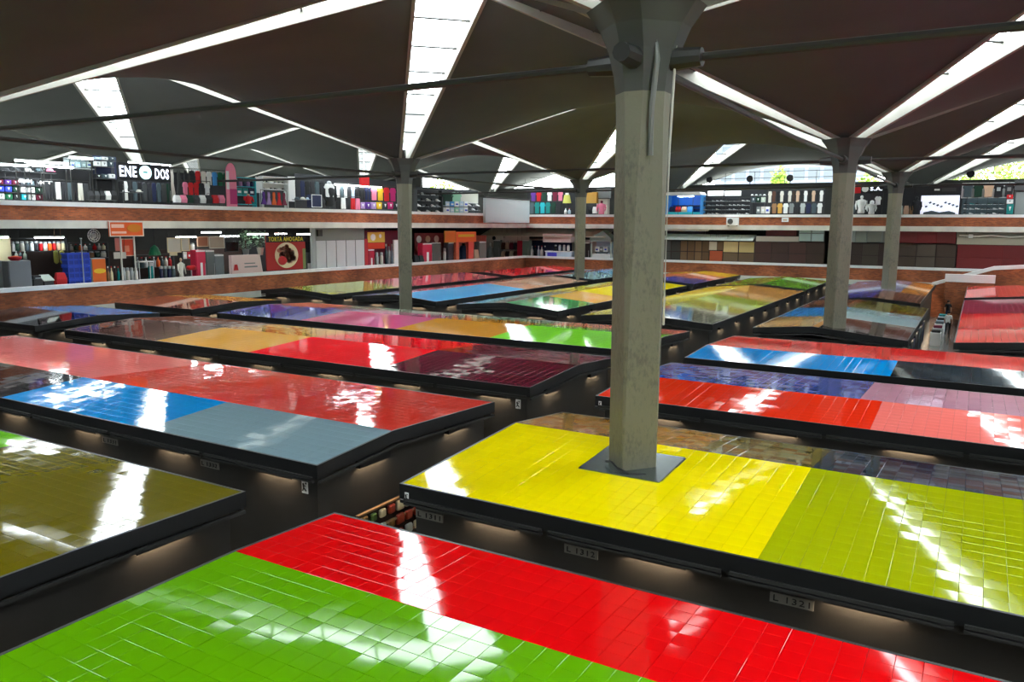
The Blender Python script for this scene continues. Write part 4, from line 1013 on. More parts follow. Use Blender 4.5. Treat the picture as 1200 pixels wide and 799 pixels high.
for i, a in enumerate((63, 70)):
    loc, rz, w, h = spot(D2, 2.2, a, 293, a+5.5, 309)
    mb = MB(); mb.lathe([(w*.15, 0), (w*.45, h*.12), (w*.5, h*.5), (w*.45, h*.9), (w*.1, h)], 10)
    o = tag(mb.build('cane_bundle', km((150,150,60)), None, loc, rz), ('left' if i == 0 else 'right') + ' hanging bundle of yellow green cane', 'cane')
    mb = MB(); mb.tube([(0, 0, h), (0, 0, 6.985-loc[2])], .012, 5); mb.build('cord', km('tan'), o)
# appliances on the ledge behind the parapet
def counter(side, u0, u1, vt, c, label, d0=.5, dp=.7, z=3.72):
    a, rz, w, h = spot(side, d0, u0, vt, u1, vt+5, FLOOR2)
    mb = MB(); mb.box(-w/2, w/2, 0, dp, z-FLOOR2-.06, z-FLOOR2); o = tag(mb.build('counter', km(c, .4), None, a, rz), label, 'counter')
    mb = MB(); mb.box(-w/2+.05, w/2-.05, .05, dp-.02, 0, z-FLOOR2-.061); mb.build('counter_base', km('dark grey', .5), o)
counter('L', 39, 79, 328, 'silver', 'steel counter of the juice stand at the left, lower gallery')
loc, rz, w, h = spot(D2, .6, 39, 323, 50, 331, 3.72)
t = thing('food_grill', 'flat black counter grill beside the grey steel cabinet', 'grill', loc, rz)
mb = MB(); mb.cbox(-w/2, w/2, 0, .45, 0, h*.7, .03); mb.build('body', km('black', .3), t)
mb = MB(); mb.box(-w*.4, w*.4, .05, .4, h*.701, h); mb.build('lid', km('charcoal', .3), t)
mb = MB(); mb.tube([(-w*.3, -.04, h*.8), (w*.3, -.04, h*.8)], .02, 6); mb.build('handle', km('silver', .3), t)
loc, rz, w, h = spot(D2, .6, 51, 322, 64, 330, 3.72)
t = thing('weighing_scale', 'pale grey flat weighing scale on the steel counter', 'scale', loc, rz)
mb = MB(); mb.cbox(-w*.4, w*.4, .05, .4, 0, h*.5, .02); mb.build('base', km('dark grey', .4), t)
mb = MB(); mb.loft([[(-w/2, 0, h*.5), (w/2, 0, h*.5), (w*.45, .5, h*.9), (-w*.45, .5, h*.9)], [(-w/2, 0, h*.56), (w/2, 0, h*.56), (w*.45, .5, h), (-w*.45, .5, h)]]); mb.build('tray', km('pale green', .35), t)
small_row('bag', D2, .7, 65, 315, 79, 330, 1, ['red'], 'on the steel counter beside the blue crates', 3.72)
sh = shelf(D2, 3.5, (82, 284, 127, 302), 'dark grey', 2, 'dark shelf of bottles behind the blue crates')
stock(sh, 0, 'bottle', ['silver', 'dark green', 'orange', 'white', 'slate', 'red', 'silver', 'cream'], 'on the top shelf behind the blue crates')
stock(sh, 1, 'jar', ['slate', 'charcoal', 'silver', 'tan', 'dark green', 'offwhite'], 'on the lower shelf behind the blue crates')
sh = shelf(D2, 3.5, (160, 298, 204, 313), 'dark grey', 1, 'dark shelf of bottles under the green pendant lamp')
stock(sh, 0, 'bottle', ['silver', 'slate', 'white', 'dark green', 'silver', 'orange', 'slate', 'offwhite', 'red'], 'on the shelf under the green lamp')
sh = shelf(D2, 3.4, (214, 283, 231, 303), 'dark grey', 2, 'dark shelf left of the bright red refrigerator')
stock(sh, 0, 'jar', ['silver', 'gold', 'white'], 'on the top shelf left of the red refrigerator')
stock(sh, 1, 'carton', ['offwhite', 'red', 'slate'], 'on the lower shelf left of the red refrigerator')
# blue crates
for i in range(4):
    loc, rz, w, h = spot(D2, .6, 80, 296, 106, 331, FLOOR2); hh = h/4
    loc = (loc[0], loc[1], FLOOR2 + i*hh)
    t = thing('plastic_crate', ['bottom blue plastic crate of the stack behind the parapet', 'second blue plastic crate from the bottom of the stack', 'third blue plastic crate from the bottom of the stack', 'topmost blue plastic crate of the stack beside the thin pole'][i], 'crate', loc, rz, 'stack of blue crates')
    mb = MB(); B_ = km((24,70,190), .4); dpt = .7
    for z in (0, hh*.42, hh*.86):
        zz = z + hh*.12
        mb.box(-w/2, w/2, 0, .04, z, zz); mb.box(-w/2, w/2, dpt-.04, dpt, z, zz); mb.box(-w/2, -w/2+.04, .041, dpt-.041, z, zz); mb.box(w/2-.04, w/2, .041, dpt-.041, z, zz)
    mb.build('rims', B_, t)
    mb = MB()
    for k in range(5):
        x = -w/2+.03 + k*(w-.06)/4; mb.box(x-.03, x+.03, .005, .035, .0, hh*.97)
    mb.build('slats', B_, t)
    mb = MB(); mb.box(-w/2+.045, w/2-.045, .045, dpt-.045, .01, hh*.9); mb.build('filling', km((16,52,150), .5), t)
loc, rz, w, h = spot(D2, .5, 95, 280, 97, 312, FLOOR2); t = thing('thin_pole', 'thin pale pole standing beside the blue crates', 'pole', loc, rz)
mb = MB(); mb.tube([(0, 0, 0), (0, 0, h)], .03, 6); mb.build('shaft', km('silver', .4), t); mb = MB(); mb.lathe([(.06, h), (.06, h+.06)], 8); mb.build('knob', km('white'), t)
# fan
loc, rz, w, h = spot(D2, 1.5, 103, 269, 117, 283)
t = thing('wall_fan', 'round white cage fan hanging over the juice stand', 'fan', loc, rz); r = w/2
mb = MB()
for rr in (r, r*.7, r*.3):
    mb.tube([(rr*math.cos(a*PI/12), 0, h/2+rr*math.sin(a*PI/12)) for a in range(25)], .025, 5)
for a in range(12): mb.tube([(0, 0, h/2), (r*math.cos(a*PI/6), 0, h/2+r*math.sin(a*PI/6))], .012, 4)
mb.build('cage', km('white', .4), t)
for a in range(3):
    mb = MB(); q = a*2*PI/3; mb.prism_y([(0, h/2), (r*.6*math.cos(q), h/2+r*.6*math.sin(q)), (r*.62*math.cos(q+.7), h/2+r*.62*math.sin(q+.7))], .08, .1); mb.build('blade', km('offwhite', .4), t)
mb = MB(); mb.tube([(0, .05, h/2), (0, .3, h/2)], .12, 10); mb.build('motor', km('silver', .4), t)
# orange signs
o, w, h = panel('sign', D2, -.2, (128, 259.5, 168, 277), 'orange', 'wide orange menu sign in a white frame over the juice stand', 'sign', .1, None, 'offwhite')
mb = MB(); mb.box(-w*.44, -w*.08, -.03, -.001, h*.58, h*.82); mb.box(-w*.44, -w*.02, -.03, -.001, h*.2, h*.34); mb.build('pale_print', km((240,190,170)), o)
mb = MB(); mb.disc_y(w*.22, h*.55, h*.27, -.03, -.001, 18, 0, 2.0); mb.build('food_picture', km((200,120,20)), o)
for i, a in enumerate((141, 157)):
    loc, rz, w, h = spot(D2, -.02, a, 277, a+2, 318, 3.86); mb = MB(); mb.tube([(0, 0, 0), (0, 0, h)], .05, 8)
    o = tag(mb.build('sign_post', km('offwhite', .4), None, loc, rz), ('left' if i == 0 else 'right') + ' white post carrying the orange menu sign', 'post'); mb = MB(); mb.box(-.12, .12, -.12, .12, 0, .03); mb.build('foot', km('silver', .4), o)
o, w, h = panel('poster', D2, .65, (142, 279.5, 157, 300), (226, 84, 50), 'red orange menu poster below the wide orange sign', 'poster', .05, None, (236,200,180))
mb = MB(); mb.box(-w*.3, w*.1, -.03, -.001, h*.25, h*.6); mb.build('print', km((240,150,120)), o)
panel('poster', D2, .75, (135, 279, 141.5, 294), (228,150,140), 'narrow pinkish menu poster left of the red orange poster', 'poster', .05)
panel('poster', D2, .55, (133.5, 295.5, 148, 303), 'offwhite', 'small off white card below the red orange poster', 'poster', .05)
loc, rz, w, h = spot(D2, .6, 107.5, 302.5, 124.5, 328, FLOOR2)
t = thing('drink_machine', 'grey drinks machine with an orange front picture', 'machine', loc, rz)
mb = MB(); mb.cbox(-w/2, w/2, 0, .7, 0, h, .03); mb.build('body', km('silver', .4), t)
mb = MB(); mb.box(-w*.46, w*.46, -.03, -.001, h*.42, h-.05); mb.build('front_picture', km((214,98,20), .4), t)
mb = MB(); mb.disc_y(w*.02, h*.72, h*.055, -.05, -.031, 16, 0, 2.6); mb.build('fruit_print', km('yellow', .4), t)
counter('L', 126, 215, 322, 'dark grey', 'dark counter of the juice stand under the orange signs')
small_row('bottle', D2, .6, 126, 312, 142, 324, 4, ['tan', 'cream', 'dark brown', 'teal'], 'on the dark counter under the orange signs', 3.72)
small_row('jar', D2, .6, 144, 314, 163, 323, 4, ['silver', 'offwhite', 'silver', 'white'], 'on the dark counter under the orange signs', 3.72)
loc, rz, w, h = spot(D2, .6, 163, 306, 181, 324, 3.72)
t = thing('wire_stand', 'small white wire stand on the dark counter', 'stand', loc, rz)
mb = MB(); mb.box(-w/2, w/2, 0, .4, h-.06, h); mb.build('top', km('white'), t)
for sx in (-1, 1):
    for y in (.03, .37):
        mb = MB(); mb.tube([(sx*(w/2-.04), y, 0), (sx*(w/2-.04), y, h-.06)], .02, 5); mb.build('leg', km('white'), t)
small_row('jar', D2, 1.2, 174, 308, 182, 323, 1, ['teal'], 'standing behind the white wire stand', 3.72)
loc, rz, w, h = spot(D2, 1.5, 175, 287, 187, 299); t = thing('pendant_lamp', 'dark green pendant lampshade over the dark counter', 'lamp', loc, rz)
mb = MB(); mb.lathe([(w*.5, 0), (w*.5, h*.2), (w*.3, h*.75), (w*.08, h)], 16); mb.build('shade', km('green', .4), t); mb = MB(); mb.tube([(0, 0, h), (0, 0, 6.97-loc[2])], .015, 5); mb.build('cord', km('black'), t)
small_row('jar', D2, .7, 188, 312, 207, 322.5, 4, ['navy', 'slate', 'navy', 'slate'], 'in dark blue glass at the end of the counter', 3.72)
wallp(D2, 4.4, (126, 292, 285, 322), 'dark brown', 'dark brown back wall behind the red refrigerator')
# cream boards and pictures
panel('board', D2, 1.4, (196, 278.5, 212, 296), 'offwhite', 'left off white menu board hanging under the gallery', 'board', .06, None, 'cream')
panel('board', D2, 1.2, (212, 278, 222, 294), (196,198,186), 'right greyish menu board hanging under the gallery', 'board', .06, None, 'cream')
panel('poster', D2, 1.5, (199, 296, 208, 299.5), 'cream', 'small cream card under the left menu board', 'poster', .04)
tube_light(D2, 1.8, (206, 274.5, 230, 278.5), 'tube light above the off white menu boards')
tube_light(D2, 2.4, (236, 268, 259, 273), 'upper tube light right of the menu boards')
tube_light(D2, 3.0, (258, 273.5, 280, 277.5), 'lower tube light before the hanging plants')
panel('picture', D2, 2.0, (231, 277, 244, 289), (150, 90, 60), 'small framed picture above the red refrigerator', 'picture', .05, None, 'beige')
panel('picture', D2, 2.0, (245, 277, 263, 291), (176,158,140), 'framed beige picture right of the red refrigerator', 'picture', .05, None, 'offwhite')
panel('television', D2, 2.2, (264, 283, 279.5, 295), 'black', 'black television hanging right of the framed pictures', 'television', .12, None, 'charcoal', .2)
mannequin(D2, .6, (208, 302, 216, 317), 'beige', 'offwhite', 'small pale figure standing left of the red refrigerator', zfloor=3.72)
loc, rz, w, h = spot(D2, .7, 219.5, 311, 229, 322, 3.6); t = thing('bar_stool', 'round red stool beside the red refrigerator', 'stool', (loc[0], loc[1], FLOOR2), rz)
mb = MB(); zt = loc[2]+h-FLOOR2; mb.lathe([(w*.4, zt-.3), (w*.5, zt-.2), (w*.5, zt-.08), (w*.35, zt)], 18); mb.build('seat', km('red', .4), t, smooth=True)
mb = MB(); mb.lathe([(w*.4, 0), (.05, .06), (.04, zt-.3)], 12); mb.build('pedestal', km('silver', .3), t)
fridge(D2, .5, (230.5, 293, 241.5, 322), (214,40,80), 'bright red refrigerator with a white stripe on the lower gallery', FLOOR2, False, 'x')
fridge(D2, .6, (241.5, 293, 252, 322), (92,100,100), 'taller grey refrigerator right of the bright red one', FLOOR2)
fridge(D2, .9, (252, 298, 263, 322), (124,136,140), 'shorter pale grey refrigerator right of the red one', FLOOR2)
# white carton cooler on the parapet
loc, rz, w, h = spot(D2, .1, 270, 298.5, 306, 321)
t = thing('cooler_box', 'pinkish white box with red print standing on the parapet', 'box', (loc[0]+.15, loc[1], 3.86), rz)
hc = loc[2]+h-3.86
mb = MB(); mb.prism_y([(-w/2, 0), (w/2, 0), (w*.42, hc), (-w/2, hc)], 0, .3); mb.build('body', km((228,200,196), .6), t)
mb = MB(); mb.prism_y([(-w*.45, hc*.18), (-w*.3, hc*.18), (-w*.33, hc*.5), (-w*.42, hc*.5)], -.01, -.0005); mb.build('red_print', km('red'), t)
mb = MB(); mb.box(-w*.1, w*.32, -.01, -.0005, hc*.3, hc*.38); mb.box(-w*.1, w*.25, -.01, -.0005, hc*.5, hc*.56); mb.build('grey_print', km('grey'), t)
# hanging plants
def foliage(name, loc, rz, w, h, n, c, label, pot=None, dp=.6):
    t = thing(name, label, 'plant', loc, rz); mb = MB(); rr = random.Random(n)
    for k in range(n):
        x = rr.uniform(-.5, .5); z = rr.uniform(0, 1); y = rr.uniform(-.5, .5)
        if x*x*4 + (z-.5)**2*4 > 1.1: continue
        P = Vector((x*w, y*dp, z*h)); a = rr.uniform(0, 2*PI); L = rr.uniform(.12, .28); d = Vector((math.cos(a), math.sin(a)*.6, rr.uniform(-.6, .4))) * L; s = d.cross(Vector((0, 0, 1))).normalized()*L*.3
        mb.add([P, P+d*.5+s, P+d, P+d*.5-s], [(0, 1, 2, 3)])
    o = mb.build('leaves', c, t); o['kind'] = 'stuff'
    if pot:
        mb = MB(); mb.lathe([(w*.16, -.55), (w*.24, -.05), (w*.26, 0)], 14); mb.build('pot', km(pot, .5), t)
    mb = MB(); mb.tube([(0, 0, -.1), (0, 0, h*.6)], .03, 5); mb.build('stem', km('brown'), t)
M_LEAF = mat('grey_green_leaf', (120, 150, 118), .6)
loc, rz, w, h = spot(D2, 1.2, 298, 270, 311, 290); foliage('potted_plant', loc, rz, w, h, 420, M_LEAF, 'bushy grey green potted plant left of the food poster', 'offwhite')
loc, rz, w, h = spot(D2, 1.8, 281, 269, 294, 292); foliage('potted_plant', loc, rz, w, h, 380, M_LEAF, 'darker leafy potted plant right of the black television', 'grey')
tube_light(D2, 1.4, (290, 269, 314, 275), 'slanting tube light in front of the potted plants')
# food poster
o, w, h = panel('food_poster', D2, .35, (312, 275.5, 358, 316), (172, 34, 30), 'large food poster with yellow letters and an oval plate', 'poster', .08)
mb = MB(); mb.box(-w/2, w/2, -.01, -.0005, h*.8, h); mb.build('black_band', km('black'), o)
lettering('letters', 'TORTA AHOGADA', 1, km((214,196,40)), o, (0, -.02, h*.89), w*.88, h*.13, True)
mb = MB(); mb.disc_y(0, h*.42, h*.37, -.03, -.011, 32, 0, 1.22); pl_ = mb.build('plate', km((226,206,170)), o)
rr = random.Random(4)
for k in range(44):
    a = rr.uniform(0, 2*PI); q = .95*math.sqrt(rr.random()); mb = MB()
    mb.disc_y(q*h*.36*math.cos(a), h*.44 + q*h*.26*math.sin(a), h*rr.uniform(.04, .075), -.045, -.031, 9, 0, rr.uniform(.8, 1.8)); mb.build('topping', km([(150,84,66), (190,120,98), (222,190,172), (126,66,54), (200,150,130)][k % 5]), pl_)
mb = MB(); mb.disc_y(-h*.18, h*.27, h*.13, -.05, -.046, 16, 0, 1.3); mb.build('red_sauce', km((190,30,40)), pl_)
mb = MB(); mb.box(w*.42, w/2, -.012, -.0115, 0, h*.6); mb.build('green_edge', km((120,130,80)), o)
tube_light(D2, 1.6, (322, 270, 336, 274.5), 'left short tube light over the food poster')
tube_light(D2, 1.6, (348, 270, 366, 275), 'right short tube light over the food poster')
wallp(D2, 4.2, (285, 284, 372, 315), 'charcoal', 'dark back wall behind the food poster')
small_row('carton', D2, 1.0, 358.5, 296, 366, 312, 1, ['dark grey'], 'squeezed beside the food poster', 3.0)
loc, rz, w, h = spot(D2, .4, 366.5, 268, 370, 316, FLOOR2); mb = MB(); mb.box(-w/2, w/2, 0, .25, 0, 6.97-FLOOR2); o = tag(mb.build('steel_post', km('silver', .5), None, loc, rz), 'pale steel post between the food poster and the white shutters', 'post')
mb = MB(); mb.box(-w/2-.05, w/2+.05, -.04, .29, 0, .06); mb.build('foot', km('grey', .5), o)
# white folding shutters
loc, rz, w, h = spot(D2, .4, 370.5, 281.5, 427.5, 311, FLOOR2)
t = thing('folding_shutter', 'five pale grey shutter panels closing a stand on the lower left gallery', 'shutter', loc, rz)
for k in range(5):
    mb = MB(); mb.cbox(-w/2 + k*w/5 + .03, -w/2 + (k+1)*w/5 - .03, 0, .06, 0, h, .015); mb.build('shutter_panel', km((198,202,202), .5), t)
mb = MB(); mb.box(-w/2, w/2, .06, .12, 0, h); mb.build('backing', km('dark grey'), t)
mb = MB(); mb.box(-w/2, w/2, .02, .3, h+.02, 6.97-FLOOR2); mb.build('lintel', km((124,130,122), .6), t)
mb = MB(); mb.box(-w/2+.1, -w/2+.55, -.2, .02, h+.35, h+.85); mb.build('vent_box', km('dark grey'), t)
# red and yellow stand
wallp(D2, 2.6, (428, 270, 470, 309), 'maroon', 'dark maroon back wall of the red and yellow stand')
o, w, h = panel('poster', D2, .8, (431, 272, 451, 284), (224,190,80), 'yellow and white poster at the top of the red and yellow stand', 'poster', .06)
mb = MB(); mb.disc_y(-w*.2, h*.5, h*.34, -.02, -.001, 16, 0, 1.1); mb.disc_y(w*.22, h*.62, h*.2, -.02, -.001, 14); mb.build('plate_print', km('white'), o)
panel('poster', D2, .8, (431, 284.5, 451, 291.5), (210,60,30), 'red orange strip below the yellow and white poster', 'poster', .06)
panel('red_pillar', D2, .5, (427.5, 280, 431.5, 309), (180,40,50), 'slim red pillar at the left of the red and yellow stand', 'pillar', .3, zfloor=FLOOR2)
fridge(D2, .7, (432, 292, 439, 309), (186,40,70), 'small red refrigerator in the red and yellow stand', FLOOR2, False, 'x')
small_row('jar', D2, .7, 440, 296, 451, 308, 2, ['silver', 'offwhite'], 'right of the small red refrigerator', 3.5)
small_row('bottle', D2, .9, 452, 286, 462, 304, 3, ['slate', 'silver', 'pale blue'], 'left of the narrow white stand', 3.7)
panel('menu_stand', D2, .5, (461.5, 281, 469, 309), 'white', 'narrow white menu stand just left of the slim column', 'stand', .1, None, 'offwhite', .5, FLOOR2)
# right of the slim column
o, w, h = panel('display_wall', D2, 2.0, (486, 273, 520, 305), (112,44,44), 'dark red poster wall of plates right of the slim column', 'partition', .1)
for k in range(5):
    mb = MB(); mb.disc_y(-w*.36 + (k % 3)*w*.3, h*(.78 - .34*(k//3)), h*.13, -.02, -.001, 14, 0, 1.15); mb.build('plate_print', km(('white', 'beige', 'offwhite', 'tan', 'white')[k]), o)
fridge(D2, .7, (496, 285, 506.5, 304), (222,50,86), 'red framed refrigerator with white print right of the slim column', FLOOR2, False, 'x')
fridge(D2, 1.0, (506.5, 284, 517, 304), (104,106,102), 'plain dark grey refrigerator left of the orange sign', FLOOR2)
small_row('bag', D2, .5, 486, 296, 497, 305, 2, ['charcoal', 'black'], 'at the foot of the slim column, lower gallery', 3.5)
panel('sign', D2, .4, (521, 270.5, 534, 284), (222,120,40), 'square orange hanging sign on the lower gallery', 'sign', .1, None, (200,150,60))
o, w, h = panel('sign', D2, .4, (534.5, 271.5, 558, 283.5), (236,106,44), 'long orange and yellow sign on the lower gallery', 'sign', .1)
mb = MB(); mb.box(-w*.4, w*.4, -.02, -.001, h*.5, h*.75); mb.build('yellow_band', km('yellow'), o)
wallp(D2, 2.8, (518, 276, 570, 303), (150,70,56), 'brick coloured back wall under the orange signs')
small_row('jar', D2, .8, 518, 291, 526, 304, 1, ['offwhite'], 'under the square orange sign', 3.4)
fridge(D2, 1.0, (526, 284, 534, 303), (86,84,92), 'dark grey refrigerator under the square orange sign', FLOOR2)
panel('red_pillar', D2, .6, (534.5, 283, 538, 303), (214,110,80), 'orange red pillar under the long orange sign', 'pillar', .3, zfloor=FLOOR2)
panel('red_pillar', D2, .6, (549, 281, 555, 303), (226,90,80), 'salmon red pillar right of the blue barrel', 'pillar', .3, zfloor=FLOOR2)
loc, rz, w, h = spot(D2, 1.7, 540.5, 285, 546, 303, FLOOR2); t = thing('water_barrel', 'dark blue barrel under the long orange sign', 'barrel', loc, rz)
mb = MB(); mb.lathe([(w*.42, 0), (w*.5, h*.12), (w*.5, h*.8), (w*.36, h*.92)], 16); mb.build('body', km((40,84,130), .4), t, smooth=True); mb = MB(); mb.lathe([(w*.2, h*.92), (w*.2, h)], 12); mb.build('lid', km('charcoal'), t)
mb = MB(); mb.box(-.12, .12, -w*.52, -w*.49, h*.72, h*.84); mb.build('label', km('white'), t)
small_row('bag', D2, .8, 555, 287, 562, 303, 1, ['beige'], 'beside the salmon red pillar', 3.0)
fridge(D2, .8, (562, 283, 570, 303), (118,116,108), 'grey refrigerator at the end of the lower left gallery', FLOOR2)

# ---------------- corner and far lower gallery
loc, rz, w, h = spot('F', 1.0, 566, 262, 712, 274)
t = thing('awning', 'long pale sloping awning below the far corner of the upper gallery', 'awning', (loc[0], loc[1], 0), 0)
z1 = 6.9; z0_ = 6.0
for k in range(8):
    a = -w/2 + k*w/8; mb = MB()
    mb.loft([[(a, -.6, z0_), (a+w/8-.03, -.6, z0_), (a+w/8-.03, -.6, z0_+.05), (a, -.6, z0_+.05)], [(a, 2.2, z1), (a+w/8-.03, 2.2, z1), (a+w/8-.03, 2.2, z1+.05), (a, 2.2, z1+.05)]]); mb.build('awning_sheet', km((204,200,180), .7), t)
wallp('F', 3.6, (566, 280, 714, 303), (196,186,176), 'pale pinkish back wall of the corner stands')
o, w, h = panel('display_board', 'F', 1.4, (570, 273, 590, 284), (214,206,192), 'pale board with a black round hole at the corner', 'board', .08)
mb = MB(); mb.disc_y(-w*.05, h*.45, h*.22, -.02, -.001, 16); mb.build('black_disc', km('black'), o)
panel('display_board', 'F', 1.4, (591, 274, 620, 284), (216,206,198), 'long pinkish board right of the black round hole', 'board', .08)
fridge('F', .9, (578, 281, 586, 302), (116,118,112), 'grey refrigerator under the board with the black hole', FLOOR2)
mannequin('F', .8, (571, 284, 578, 303), 'offwhite', 'silver', 'pale mannequin at the corner of the lower gallery', zfloor=3.0)
small_row('bag', 'F', .9, 587, 282, 606, 292, 4, ['brown', 'beige', 'maroon', 'charcoal'], 'in the upper row of the corner stand')
small_row('bag', 'F', .8, 587, 292.5, 606, 301, 4, ['beige', 'dark brown', 'offwhite', 'brown'], 'in the lower row of the corner stand')
panel('poster', 'F', .9, (606, 282, 612, 301), (176,36,60), 'narrow dark red banner at the corner stand', 'banner', .06)
fridge('F', .8, (612, 281, 620, 302), (112,140,128), 'grey green refrigerator at the corner stand', FLOOR2)
wallp('F', 2.4, (621, 282, 670, 303), 'navy', 'dark navy interior of the stand with the white counter')
small_row('bottle', 'F', .8, 621, 288, 640, 301, 5, ['white', 'charcoal', 'pale blue', 'white', 'navy'], 'left of the white counter')
loc, rz, w, h = spot('F', .6, 636, 274, 669, 284); t = thing('canopy', 'white rectangular canopy over the blue and white counter', 'canopy', loc, rz)
mb = MB(); mb.cbox(-w/2, w/2, 0, 1.2, 0, h, .04); mb.build('box', km((226,214,208), .6), t); mb = MB(); mb.box(-w*.42, w/2, -.02, -.001, h*.4, h*.72); mb.build('sign_strip', km((206,190,176), .6), t)
loc, rz, w, h = spot('F', .5, 639, 295, 670, 303, FLOOR2); t = thing('service_counter', 'white service counter with a blue panel on the far lower gallery', 'counter', loc, rz)
mb = MB(); mb.cbox(-w/2, w/2, 0, .7, 0, h, .03); mb.build('body', km('pale blue', .5), t); mb = MB(); mb.box(-w*.42, -w*.06, -.02, -.001, h-.55, h-.1); mb.build('blue_panel', km((70,70,200), .5), t); mb = MB(); mb.box(-w/2-.05, w/2+.05, -.05, .75, h+.001, h+.07); mb.build('top', km('white', .4), t)
small_row('jar', 'F', .8, 648, 287, 668, 294, 4, ['charcoal', 'pale blue', 'silver', 'white'], 'on the white service counter')
fridge('F', .8, (684, 284, 691, 303), 'black', 'black refrigerator right of the small distant column', FLOOR2)
loc, rz, w, h = spot('F', .9, 693, 270, 716, 302, FLOOR2); t = thing('kiosk', 'grey green kiosk with a pitched roof beside the main pillar', 'kiosk', loc, rz)
mb = MB(); mb.prism_y([(-w/2-.1, h*.72), (w/2+.1, h*.72), (w/2+.1, h*.8), (w*.1, h), (-w/2-.1, h*.8)], -.2, 1.4); mb.build('roof', km((140,158,148), .6), t)
for sx in (-1, 1):
    mb = MB(); mb.box(sx*w/2-.06, sx*w/2+.06, 0, .12, 0, h*.72); mb.build('post', km('pale green', .5), t)
mb = MB(); mb.box(-w/2+.061, w/2-.061, 1.2, 1.28, 0, h*.72); mb.build('back_wall', km('pale blue', .5), t)
mb = MB(); mb.box(-w/2+.061, w/2-.061, .1, .6, 0, h*.4); mb.build('counter', km('white', .5), t)
small_row('carton', 'F', 1.1, 697, 289, 712, 295, 3, ['white', 'grey', 'white'], 'on the counter of the grey green kiosk')

# far lower gallery right of the main pillar
def sheets(u0, u1, v0, v1, d, n, c, label):
    loc, rz, w, h = spot('F', d, u0, v0, u1, v1); t = thing('awning', label, 'awning', loc, rz)
    for k in range(n):
        a = -w/2 + k*w/n; mb = MB(); mb.loft([[(a+.02, -.5, 0), (a+w/n-.02, -.5, 0), (a+w/n-.02, -.5, .06), (a+.02, -.5, .06)], [(a+.02, .9, h*.9), (a+w/n-.02, .9, h*.9), (a+w/n-.02, .9, h), (a+.02, .9, h)]])
        mb.build('awning_sheet', km(c, .6), t)
    return t
sheets(778, 832, 265, 270.5, .6, 4, (206,204,194), 'pale upper awning just right of the main pillar')
sheets(824, 905, 263, 269.5, .8, 6, (202,198,184), 'long pale awning under the air conditioner')
sheets(778, 884, 274.5, 281.5, .3, 7, (178,188,180), 'grey green lower awning right of the main pillar')
panel('lintel_panel', 'F', 1.3, (778, 270.5, 826, 275), 'charcoal', 'dark slot between the two awnings right of the main pillar', 'panel', .3)
loc, rz, w, h = spot('F', -.45, 851, 255, 865, 264)
t = thing('air_conditioner', 'white air conditioner with a dark round fan on the far parapet', 'air conditioner', loc, rz)
mb = MB(); mb.cbox(-w/2, w/2, 0, .37, 0, h, .03); mb.build('casing', km('white', .5), t)
mb = MB(); mb.disc_y(-w*.16, h*.5, h*.36, -.02, -.001, 18); g_ = mb.build('fan_grille', km('dark grey', .5), t)
mb = MB()
for k in range(4): mb.box(-w*.16-h*.3, -w*.16+h*.3, -.035, -.021, h*(.28+.15*k), h*(.28+.15*k)+.02)
mb.build('grille_bar', km('grey'), g_)
for sx in (-1, 1):
    mb = MB(); mb.box(sx*w*.35-.03, sx*w*.35+.03, .02, .37, -.05, 0); mb.box(sx*w*.35-.03, sx*w*.35+.03, .37, .452, -.05, .02); mb.build('bracket', km('dark grey'), t)
loc, rz, w, h = spot('F', -.12, 916, 255, 924, 260); mb = MB(); mb.box(-w/2, w/2, 0, .1, 0, h); o = tag(mb.build('notice_plate', km('white'), None, loc, rz), 'small white notice plate on the far brick parapet', 'notice')
mb = MB(); mb.box(-w*.3, w*.3, -.01, -.0005, h*.3, h*.6); mb.build('print', km('beige'), o)
def shutters(u0, u1, v0, v1, d, nx, nz, cols, label, frame='dark brown', zf=None):
    loc, rz, w, h = spot('F', d, u0, v0, u1, v1, zf); t = thing('roller_shutter', label, 'shutter', loc, rz)
    mb = MB(); mb.box(-w/2, w/2, .05, .15, 0, h); mb.build('backing', km(frame, .6), t)
    for i in range(nx):
        for j in range(nz):
            mb = MB(); mb.cbox(-w/2 + i*w/nx + .05, -w/2 + (i+1)*w/nx - .05, 0, .049, j*h/nz + .04, (j+1)*h/nz - .04, .012)
            mb.build('shutter_panel', km(cols[(i + j*nx) % len(cols)], .5), t)
    return t
shutters(776, 797, 282, 304, .5, 2, 3, [(74,74,66), (62,62,56)], 'dark grey shutter at the right foot of the main pillar', zf=FLOOR2)
shutters(797, 831, 282, 304.5, .5, 4, 3, [(122,94,62), (112,86,56), (126,98,68), (104,80,54)], 'tan shutter of eight panels on the far lower gallery', zf=FLOOR2)
shutters(831, 847, 293.5, 305, .5, 1, 2, [(178,84,50)], 'single orange brown shutter panel on the far lower gallery', zf=FLOOR2)
panel('poster', 'F', .45, (831, 283, 840, 293), 'offwhite', 'white notice above the orange brown shutter panel', 'poster', .06)
panel('shutter_panel_board', 'F', .5, (840.5, 283, 847, 293), (120,96,72), 'narrow tan board right of the white notice', 'board', .08)
shutters(847, 884, 283, 305.5, .5, 2, 3, [(104,84,62), (112,92,70), (112,92,70), (104,84,62), (220,200,150), (204,186,130)], 'shutter of four panels with two cream ones at the top', zf=FLOOR2)
shutters(884, 966, 283.5, 310, .5, 4, 3, [(66,40,34), (60,38,32), (70,42,36), (58,40,30)], 'wide dark brown shutter left of the flared column', zf=FLOOR2)
shutters(990, 1050, 285, 312, .5, 3, 3, [(58,44,38), (64,56,46), (52,38,32)], 'dark brown shutter between the two flared columns', zf=FLOOR2)
shutters(1050.5, 1120, 286, 315, .5, 3, 3, [(70,56,44), (82,72,60), (64,50,38)], 'brown grey shutter right of the distant flared column', zf=FLOOR2)
